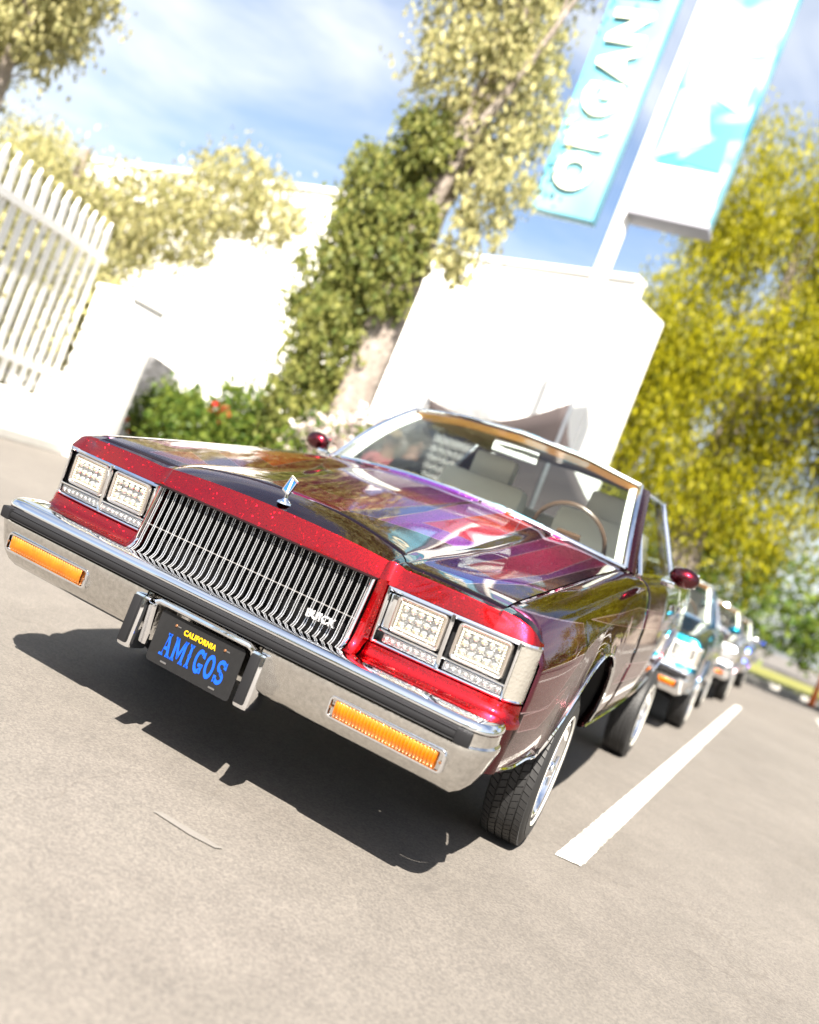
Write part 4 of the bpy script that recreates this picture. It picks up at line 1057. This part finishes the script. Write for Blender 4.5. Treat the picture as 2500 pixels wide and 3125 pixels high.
def limbs(mb, base, tips, r, seed=3):
    rng = random.Random(seed)
    for tip in tips:
        b, t_ = Vector(base), Vector(tip); pts = []
        for k in range(6):
            u = k / 5; p = b.lerp(t_, u); p += Vector((rng.uniform(-.1, .1), rng.uniform(-.1, .1), rng.uniform(-.1, .1) + .35 * math.sin(PI * u))) * (t_ - b).length * .18 * (1 if 0 < k < 5 else 0); pts.append(p)
        mb.tube(pts, [r * (1 - .8 * k / 5) for k in range(6)], 7)
        for k in (2, 3, 4):
            q = pts[k]; e_ = q + Vector((rng.uniform(-1, 1), rng.uniform(-1, 1), rng.uniform(-.2, .8))) * (t_ - b).length * .28
            mb.tube([q, q.lerp(e_, .5) + Vector((0, 0, .05)), e_], [r * .35, r * .22, r * .08], 5)
# tall tree with ivy column behind the hood
t1 = empty('ivy_tree', (-4.35, 8.0, 0)); tag(t1, 'tall pale tree with thick grey trunk wrapped in ivy behind the hood', 'tree')
tb = MB(); tb.tube([(0, 0, 0), (-.02, .02, 1.0), (.03, 0, 2.2), (.05, .05, 3.6), (.0, .1, 5.0), (.15, .2, 6.5), (.3, .3, 8.2), (.4, .4, 10)], [.36, .29, .26, .25, .22, .18, .12, .05], 14)
limbs(tb, (.03, 0, 4.2), [(.8, .4, 6.3), (-.7, .6, 6.6), (.3, 1.2, 7.5), (1.1, -.3, 7.6)], .09); limbs(tb, (.2, .2, 7.2), [(1.1, -.4, 9.6), (-.8, .3, 10.0), (.3, 1.0, 11)], .06, 9)
tb.build('trunk', bark, t1)
leaves('ivy', [((-.55, -.15, 1.7), (.45, .5, .7)), ((-.55, -.1, 2.6), (.62, .5, .7)), ((-.85, 0, 3.3), (.65, .5, .6)), ((-.55, 0, 4.0), (.7, .5, .6)), ((-.7, 0, 4.7), (.55, .5, .6)), ((-.25, 0, 5.4), (.5, .5, .5)), ((.05, -.3, 3.9), (.4, .3, .9))], 24000, .044, L_GREEN, t1, droop=.06, aspect=.65, seed=4)
leaves('crown', [((.1, .2, 6.3), (1.05, 1.0, .8)), ((-.1, 0, 7.4), (.95, 1.0, .8)), ((-.5, .3, 8.6), (1.1, 1.1, .9)), ((.2, .2, 8.8), (.8, 1.0, .8)), ((.2, .5, 9.9), (1.3, 1.3, 1.0)), ((.75, .1, 5.3), (.45, .6, .7)), ((.80, -.1, 4.3), (.35, .5, .5)), ((.3, .4, 11.2), (1.3, 1.3, .9))], 30000, .056, L_PALE, t1, droop=.1, aspect=.5, seed=5)
# left edge tree behind the fence
t2 = empty('olive_tree', (-11.5, 9.0, 0)); tag(t2, 'pale olive tree behind the tall picket fence at the left', 'tree')
tb = MB(); tb.tube([(0, 0, 0), (.1, 0, 1.5), (0, .1, 3), (.1, 0, 4.6)], [.2, .17, .14, .08], 10); limbs(tb, (0, 0, 2.6), [(1.2, 0, 4.0), (-1.2, .2, 3.6), (1.8, 1, 4.6)], .08); tb.build('trunk', bark, t2)
leaves('crown', [((.2, 0, 3.4), (1.7, 1.3, 1.0)), ((1.6, .6, 4.0), (1.2, 1.0, .7)), ((-1.2, 0, 3.6), (1.4, 1.2, 1.2)), ((2.3, 1.6, 5.0), (1.1, 1.1, .7)), ((.9, -1.2, 2.4), (1.6, 1.2, 1.1))], 30000, .058, L_PALE, t2, droop=.08, seed=6)
t6 = empty('olive_tree', (-8.9, 5.2, 0)); tag(t6, 'pale olive tree leaning over the top left corner', 'tree')
tb = MB(); tb.tube([(0, 0, 0), (.1, 0, 1.5), (0, .1, 3), (.1, 0, 4.6)], [.18, .15, .12, .06], 10); limbs(tb, (0, 0, 3.0), [(.3, 0, 5.0), (-1.0, .2, 5.2), (-1.3, .3, 4.4)], .06); tb.build('trunk', bark, t6)
leaves('crown', [((.1, 0, 4.7), (.7, .8, .5)), ((-.8, .2, 5.2), (1.0, 1.0, .8)), ((.2, 0, 5.5), (.8, .9, .6)), ((-1.5, 0, 4.3), (1.0, .9, .8))], 18000, .05, L_PALE, t6, droop=.08, seed=16)
# big yellow-green trees on the right
def weeping(loc, label, sc, seed, n=42000, mt=None, grp='yellow-green trees along the lot', extra=()):
    e = empty('willow_tree', loc); tag(e, label, 'tree', grp); tb = MB()
    tb.tube([(0, 0, 0), (.1 * sc, 0, 1.2 * sc), (-.05 * sc, .1 * sc, 2.4 * sc), (.1 * sc, 0, 4 * sc), (0, 0, 6 * sc)], [.30 * sc, .24 * sc, .2 * sc, .14 * sc, .05 * sc], 12)
    limbs(tb, (0, 0, 2.2 * sc), [(1.9 * sc, 0, 4.4 * sc), (-1.8 * sc, .3 * sc, 4.5 * sc), (.4 * sc, 1.7 * sc, 5 * sc), (.2 * sc, -1.6 * sc, 4.8 * sc), (.3, .2, 6.6 * sc)], .10 * sc, seed); tb.build('trunk', bark, e)
    rng = random.Random(seed); B = []
    for k in range(26):
        a = rng.uniform(0, 2 * PI); q = rng.uniform(.2, 1) ** .6 * 2.35 * sc; z = rng.uniform(2.1, 6.6) * sc; q *= math.sqrt(max(.1, 1 - ((z / sc - 4.4) / 2.9) ** 2))
        B.append(((q * math.cos(a), q * math.sin(a), z), (rng.uniform(.5, .95) * sc, rng.uniform(.5, .95) * sc, rng.uniform(.45, .85) * sc)))
    B += list(extra)
    leaves('crown', B, n, .062 * sc ** .5, mt or L_YEL, e, droop=.34 * sc, aspect=.28, seed=seed); return e
weeping((-1.4, 20.2, 0), 'tall yellow-green weeping tree rising right behind the sign', 1.72, 21, 95000, extra=[((-1.0, -2.9, 6.2), (1.0, .9, .9)), ((-1.5, -3.2, 7.4), (.9, .9, .8)), ((-.9, -3.0, 4.8), (.8, .9, .8)), ((-.2, -3.1, 6.6), (.9, .9, .9)), ((-.9, -2.4, 9.2), (1.2, .9, .9)), ((.6, -1.0, 11.2), (1.5, 1.2, 1.0))])
weeping((3.3, 20.2, 0), 'yellow-green weeping tree hanging over the far parked cars', 1.45, 22, 60000)
weeping((-4.5, 25.0, 0), 'yellow-green tree farther back behind the white building', 1.5, 23, 20000)
weeping((8.5, 26.0, 0), 'yellow-green tree on the lawn beyond the kerb', 1.2, 24, 16000)
weeping((8.2, 6.0, 0), 'yellow-green tree beside the lot right of the red car', 1.15, 25, 20000)
for k, (x, y) in enumerate([(-7, -17), (2, -19), (10, -15)]):
    weeping((x, y, 0), ['green tree across the street behind the viewer to the left', 'green tree straight behind the viewer', 'green tree behind the viewer to the right'][k], 1.2, 30 + k, 12000, L_GREEN, 'trees behind the viewer')
# hedge with red flowers, white blossom bush
def bush(loc, label, blobs, n, mt, size, seed, extra=None, name='hedge_bush', cat='bush'):
    e = empty(name, loc); tag(e, label, cat); tb = MB()
    for b in blobs[:6]: limbs(tb, (b[0][0] * .5, b[0][1], 0), [(b[0][0], b[0][1], b[0][2] + b[1][2] * .6)], .03, seed)
    tb.build('stem', bark, e); leaves('foliage', blobs, n, size, mt, e, aspect=.6, seed=seed)
    if extra: leaves('blossom', blobs, extra[1], extra[2], extra[0], e, aspect=.8, seed=seed + 50)
    return e
bush((-5.7, 8.2, 0), 'green hedge bush with red flowers right of the gate pier', [((-1.2, 0, .75), (.7, .6, .6)), ((-.3, -.1, .95), (.8, .6, .7)), ((.5, 0, .85), (.6, .5, .75))], 18000, L_HEDGE, .040, 41, (L_RED, 160, .05))
bush((-3.7, 7.2, 0), 'white flowering bush at the foot of the ivy tree', [((-.4, 0, 1.0), (.45, .4, .6)), ((.2, 0, 1.3), (.45, .4, .55)), ((-.1, 0, .6), (.6, .45, .5)), ((.55, .1, .9), (.35, .35, .6))], 5000, L_HEDGE, .04, 43, (L_WHITE, 7000, .038), 'blossom_bush')
bush((7.0, 24.9, 0), 'yellow shrub on the lawn at the right edge', [((-1.6, 0, .6), (.8, .6, .6)), ((0, 0, .6), (.9, .6, .55)), ((1.8, 0, .6), (.9, .6, .55))], 6000, L_YEL, .07, 45, None, 'shrub', 'shrub')
bush((-8.6, 4.0, 0), 'dense olive hedge directly behind the tall pickets', [((.5, 1.8, 1.5), (.7, 1.0, 1.1)), ((.6, .4, 1.4), (.7, 1.0, 1.1)), ((.9, -1.0, 1.4), (.7, 1.0, 1.1)), ((1.1, -2.3, 1.4), (.7, 1.0, 1.1)), ((.4, 2.9, 1.6), (.6, .8, 1.0))], 20000, L_PALE, .05, 47, None, 'hedge', 'hedge')
# far belt of trees closing the horizon
fb = [((x, 46 + 6 * math.sin(x * .7), 3 + 1.2 * math.sin(x * 1.3)), (3.2, 2.4, 3.2)) for x in range(-46, 60, 4)]
o = leaves('tree_belt', fb, 60000, .22, L_HEDGE, None, seed=61); o['kind'] = 'stuff'; o['label'] = 'distant belt of trees beyond the lot'
fb = [((x, 1.6 * math.sin(x), 2.6 + .8 * math.sin(x * 1.3)), (2.2, 1.6, 2.6)) for x in range(-36, 37, 3)]
o = leaves('tree_belt', fb, 22000, .2, L_GREEN, None, seed=63); o['kind'] = 'stuff'; o['label'] = 'belt of trees along the far side right of the lot'; o.location = (28, 8, 0); o.rotation_euler = (0, 0, R(90))

# ------------------------------------------------------------------ tall sign
sg = empty('pole_sign', (-2.18, 9.0, 0)); tag(sg, 'tall white pole carrying the blue ORGANIC board and picture box', 'sign')
MB().tube([(0, 0, 0), (0, 0, 11.5)], .11, 20).box((0, 0, .1), (.5, .5, .2), None, .02).build('pole', white_p, sg)
def sky_board(name, c0, c1, s):
    mt = bpy.data.materials.new(name); mt.use_nodes = True; t = mt.node_tree; b = t.nodes['Principled BSDF']; tc = t.nodes.new('ShaderNodeTexCoord')
    n = t.nodes.new('ShaderNodeTexNoise'); n.inputs['Scale'].default_value = s; n.inputs['Detail'].default_value = 2; n.inputs['Distortion'].default_value = 1.2
    cr = t.nodes.new('ShaderNodeValToRGB'); cr.color_ramp.elements[0].position = .38; cr.color_ramp.elements[1].position = .62
    cr.color_ramp.elements[0].color = (*c0, 1); cr.color_ramp.elements[1].color = (*c1, 1)
    t.links.new(tc.outputs['Object'], n.inputs[0]); t.links.new(n.outputs[0], cr.inputs[0]); t.links.new(cr.outputs[0], b.inputs['Base Color']); b.inputs['Roughness'].default_value = .35; return mt
brd = MB().box((-.78, 0, 7.75), (.90, .22, 5.0), None, .03).build('letter_board', sky_board('board_blue', (.12, .36, .48), (.24, .48, .57), .5), sg)
cr_ = mat('letter_cream', (.82, .82, .66), .4)
for k, ch in enumerate('ORGANIC'):
    text_obj('letter', ch, .66, cr_, brd, Matrix.Translation((-.78, -.135, 5.83 + k * .505)) @ Matrix.Rotation(R(90), 4, 'X') @ Matrix.Rotation(R(90), 4, 'Z') @ Matrix.Diagonal((.95, 1.02, 1, 1)), .022, bold=.030)
bx = MB().box((.60, 0, 8.10), (1.02, .34, 5.2), None, .02).build('picture_box', sky_board('box_turquoise', (.06, .33, .46), (.38, .62, .68), 1.1), sg)
MB().box((.60, -.174, 5.83), (.94, .008, .58)).build('white_panel', mat('sign_white', (.85, .85, .85), .4), bx)
for P_, c_ in (([(.15, 6.2), (.75, 6.5), (.45, 7.3), (.15, 7.1)], (.22, .24, .50)), ([(.45, 6.2), (1.0, 6.15), (.95, 6.7), (.75, 6.5)], (.05, .30, .46)), ([(.15, 7.5), (1.0, 7.7), (1.0, 8.3), (.5, 8.1)], (.60, .80, .84)), ([(.3, 7.2), (1.0, 6.9), (1.0, 7.6), (.6, 7.45)], (.28, .60, .70))):
    q = MB(); q.prism(P_, -.172, -.176 - .001 * len(P_), lambda u, v, d: (u, d - .002 * c_[0], v)); q.build('picture_patch', mat('patch_%02d' % int(c_[0] * 100), c_, .4), bx, smooth=False)
MB().box((.60, 0, 5.47), (1.06, .40, .07), None, .01).build('box_trim', mat('grey_trim', (.28, .28, .32), .5), bx)

# ------------------------------------------------------------------ dark shade sail behind the roof
sl = empty('shade_sail', (-1.9, 6.6, 0)); tag(sl, 'dark brown grey sagging shade sail above the red roof', 'shade sail')
rows = []; cn = [(-.78, 0, 2.12), (.68, 0, 2.52), (1.75, .3, 1.25), (-1.4, .3, 1.15)]
for u in np.linspace(0, 1, 17):
    row = []
    for v in np.linspace(0, 1, 9):
        T_ = Vector(cn[0]).lerp(Vector(cn[1]), u); B_ = Vector(cn[3]).lerp(Vector(cn[2]), u); p = T_.lerp(B_, v)
        p.z -= .22 * math.sin(PI * u) * (1 - v) ; p.x -= (u - .5) * .9 * math.sin(PI * v) * .55; p.y += .12 * math.sin(PI * u) * math.sin(PI * v); row.append(tuple(p))
    rows.append(row)
solid(MB().grid(rows).build('fabric', mat('brown_fabric', (.040, .030, .030), .85, bump=(30, .2, .01)), sl), .006)
for p in ((-.80, .02), (.70, .02)): MB().tube([(p[0], p[1], 0), (p[0], p[1], 2.15 if p[0] < 0 else 2.55)], .02, 8).build('post', steel, sl)

# ------------------------------------------------------------------ white lattice screen and people beside the passenger side
ls = empty('lattice_screen', (-1.95, 6.2, 0)); tag(ls, 'white lattice screen standing beyond the passenger window', 'screen')
MB().box((0, 0, .9), (.66, .03, 1.7)).build('backing', mat('screen_white', (.72, .72, .72), .6), ls, smooth=False)
sm = MB().box((0, 0, 0), (.02, .02, 1.66)).mesh('slat', white_p, smooth=False)
for k in range(8): put('slat', sm, ls, loc=(-.29 + .083 * k, -.026, .9))
sm = MB().box((0, 0, 0), (.64, .02, .02)).mesh('slat', white_p, smooth=False)
for k in range(18): put('slat', sm, ls, loc=(0, -.047, .12 + .092 * k))

skin_m = mat('skin', (.42, .22, .15), .5); 
def skin_mesh(name, pts, edges, rad, mt, parent, sub=2):
    me = bpy.data.meshes.new(name); me.from_pydata(pts, edges, []); me.materials.append(mt)
    o = put(name, me, parent); md = o.modifiers.new('skin', 'SKIN'); md.use_smooth_shade = True
    sv = me.skin_vertices[0] if len(me.skin_vertices) else None
    if sv is None:
        bm = bmesh.new(); bm.from_mesh(me); bm.verts.layers.skin.verify(); bm.to_mesh(me); bm.free(); sv = me.skin_vertices[0]
    for i, r_ in enumerate(rad): sv.data[i].radius = (r_, r_ * .8) if not isinstance(r_, tuple) else r_
    sv.data[0].use_root = True
    s_ = o.modifiers.new('sub', 'SUBSURF'); s_.levels = sub; s_.render_levels = sub
    return o
def person(loc, rz, label, shirt, trousers, hair, cap=None, h=1.0, arms='down'):
    e = empty('person', loc, rz); e.scale = (h, h, h); tag(e, label, 'person')
    # 0 pelvis
    if arms == 'up': hands = [((.24, -.02, 1.12), (.22, -.26, 1.16), (.10, -.34, 1.34)), ((-.24, -.02, 1.12), (-.22, -.26, 1.16), (-.08, -.34, 1.34))]
    else: hands = [((.25, .0, 1.13), (.27, -.02, .95), (.26, -.08, .78)), ((-.25, .0, 1.13), (-.27, -.02, .95), (-.26, -.10, .80))]
    pts = [(0, 0, .93), (0, .01, 1.10), (0, 0, 1.28), (0, 0, 1.41), (0, -.01, 1.48), (0, -.02, 1.60), (0, -.02, 1.68)]
    rad = [(.15, .10), (.13, .095), (.16, .10), (.10, .07), (.055, .055), (.078, .095), (.06, .075)]
    edges = [(0, 1), (1, 2), (2, 3), (3, 4), (4, 5), (5, 6)]
    for s, (a, b, c_) in zip((1, -1), hands):
        i = len(pts); pts += [(s * .17, 0, 1.39), (a[0], a[1], a[2] + .06), b, c_]; rad += [.06, .045, .036, .026]; edges += [(3, i), (i, i + 1), (i + 1, i + 2), (i + 2, i + 3)]
        hb = len(pts) - 1; hx, hy, hz = c_; d_ = (Vector(c_) - Vector(b)).normalized()
        sd = Vector((0, 0, 1)).cross(d_).normalized() if abs(d_.z) < .9 else Vector((0, 1, 0))
        palm = Vector(c_) + d_ * .05; pts.append(tuple(palm)); rad.append((.034, .016)); edges.append((hb, hb + 1)); pi_ = hb + 1
        for f_, (o_, l_) in enumerate(((-.027, .060), (-.009, .072), (.009, .068), (.027, .055))):
            p1 = palm + sd * o_ + d_ * .035; p2 = p1 + d_ * l_ * .5; p3 = p2 + d_ * l_ * .45 + Vector((0, -.012, 0)); j = len(pts); pts += [tuple(p1), tuple(p2), tuple(p3)]; rad += [.009, .0085, .007]; edges += [(pi_, j), (j, j + 1), (j + 1, j + 2)]
        p1 = Vector(c_) + sd * .035 + d_ * .03; p2 = p1 + sd * .02 + d_ * .035; j = len(pts); pts += [tuple(p1), tuple(p2)]; rad += [.011, .009]; edges += [(hb, j), (j, j + 1)]
    for s in (1, -1):
        i = len(pts); pts += [(s * .10, 0, .86), (s * .11, -.01, .50), (s * .11, .02, .10), (s * .12, -.10, .04)]; rad += [.085, .06, .042, .035]; edges += [(0, i), (i, i + 1), (i + 1, i + 2), (i + 2, i + 3)]
    skin_mesh('body', pts, edges, rad, skin_m, e)
    sh = [(0, 0, .93), (0, .01, 1.10), (0, 0, 1.28), (0, 0, 1.415)]; sr = [(.165, .115), (.15, .11), (.18, .118), (.12, .085)]; se = [(0, 1), (1, 2), (2, 3)]
    for s, (a, b, c_) in zip((1, -1), hands):
        i = len(sh); sh += [(s * .175, 0, 1.39), (a[0], a[1], a[2] + .04)]; sr += [.078, .066]; se += [(3, i), (i, i + 1)]
    skin_mesh('shirt', sh, se, sr, shirt, e)
    th_ = [(0, 0, .95)]; tr_ = [(.165, .12)]; te = []
    for s in (1, -1):
        i = len(th_); th_ += [(s * .10, 0, .84), (s * .11, -.01, .50), (s * .11, .02, .14)]; tr_ += [.10, .078, .062]; te += [(0, i), (i, i + 1), (i + 1, i + 2)]
    skin_mesh('trousers', th_, te, tr_, trousers, e)
    for s in (1, -1): MB().box((s * .12, -.05, .035), (.09, .26, .07), None, .02).build('shoe', black_pl, e)
    # face and hair
    MB().blob((0, -.115, 1.615), (.014, .022, .022), 8, 6).build('nose', skin_m, e)
    for s in (1, -1):
        MB().blob((s * .030, -.098, 1.645), (.012, .008, .008), 8, 6).build('eye', mat('eye_dark', (.03, .02, .02), .3), e); MB().blob((s * .082, -.01, 1.625), (.012, .02, .03), 8, 6).build('ear', skin_m, e)
    MB().box((0, -.103, 1.572), (.045, .01, .010), None, .003).build('mouth', mat('lips', (.35, .10, .09), .5), e)
    MB().blob((0, .012, 1.672), (.092, .108, .085), 16, 10).build('hair', hair, e)
    if cap:
        cb = MB().blob((0, -.005, 1.705), (.100, .118, .070), 16, 10); cb.box((0, -.13, 1.690), (.14, .10, .012), Matrix.Rotation(R(8), 3, 'X'), .004); cb.build('cap', cap, e)
    return e
person((-2.62, 6.0, 0), R(25), 'person in a pink shirt and tan cap beyond the passenger window', mat('pink_cloth', (.62, .16, .18), .8), mat('jeans', (.05, .08, .16), .8), mat('hair_brown', (.06, .035, .02), .6), mat('tan_cloth', (.45, .34, .20), .8), .93)
person((-2.30, 5.85, 0), R(150), 'person in a black shirt with dark hair beside the tan cap', mat('black_cloth', (.02, .02, .022), .85), mat('grey_cloth', (.12, .12, .13), .8), mat('hair_black', (.015, .012, .01), .5), None, .96)

# ------------------------------------------------------------------ small street things
cone_m = mat('cone_orange', (.75, .16, .02), .5)
for k, (x, y, lb) in enumerate([(2.55, 22.4, 'orange traffic post nearest the parked cars by the far kerb'), (-.4, 21.5, 'orange traffic post far behind the parked line')]):
    e = empty('traffic_post', (x, y, 0)); tag(e, lb, 'traffic post', 'orange traffic posts')
    MB().lathe([(0, .04), (.20, .04), (.20, 0)], 16, 'z').build('foot', rubber, e); MB().lathe([(.09, .04), (.05, .55), (.045, 1.05), (0, 1.07)], 16, 'z').build('post', cone_m, e)
for k in range(5):
    e = empty('bollard', (3.1 + .95 * k, 23.2, 0)); tag(e, ['leftmost white bollard by the far kerb', 'second white bollard from the left by the kerb', 'middle white bollard of the row by the kerb', 'fourth white bollard from the left by the kerb', 'rightmost white bollard by the far kerb'][k], 'bollard', 'white bollards along the far kerb')
    MB().lathe([(0, .95), (.05, .93), (.06, .88), (.06, .0)], 16, 'z').build('post', white_p, e); MB().lathe([(.062, .70), (.062, .80)], 16, 'z').build('band', mat('band_grey', (.3, .3, .3), .4), e)
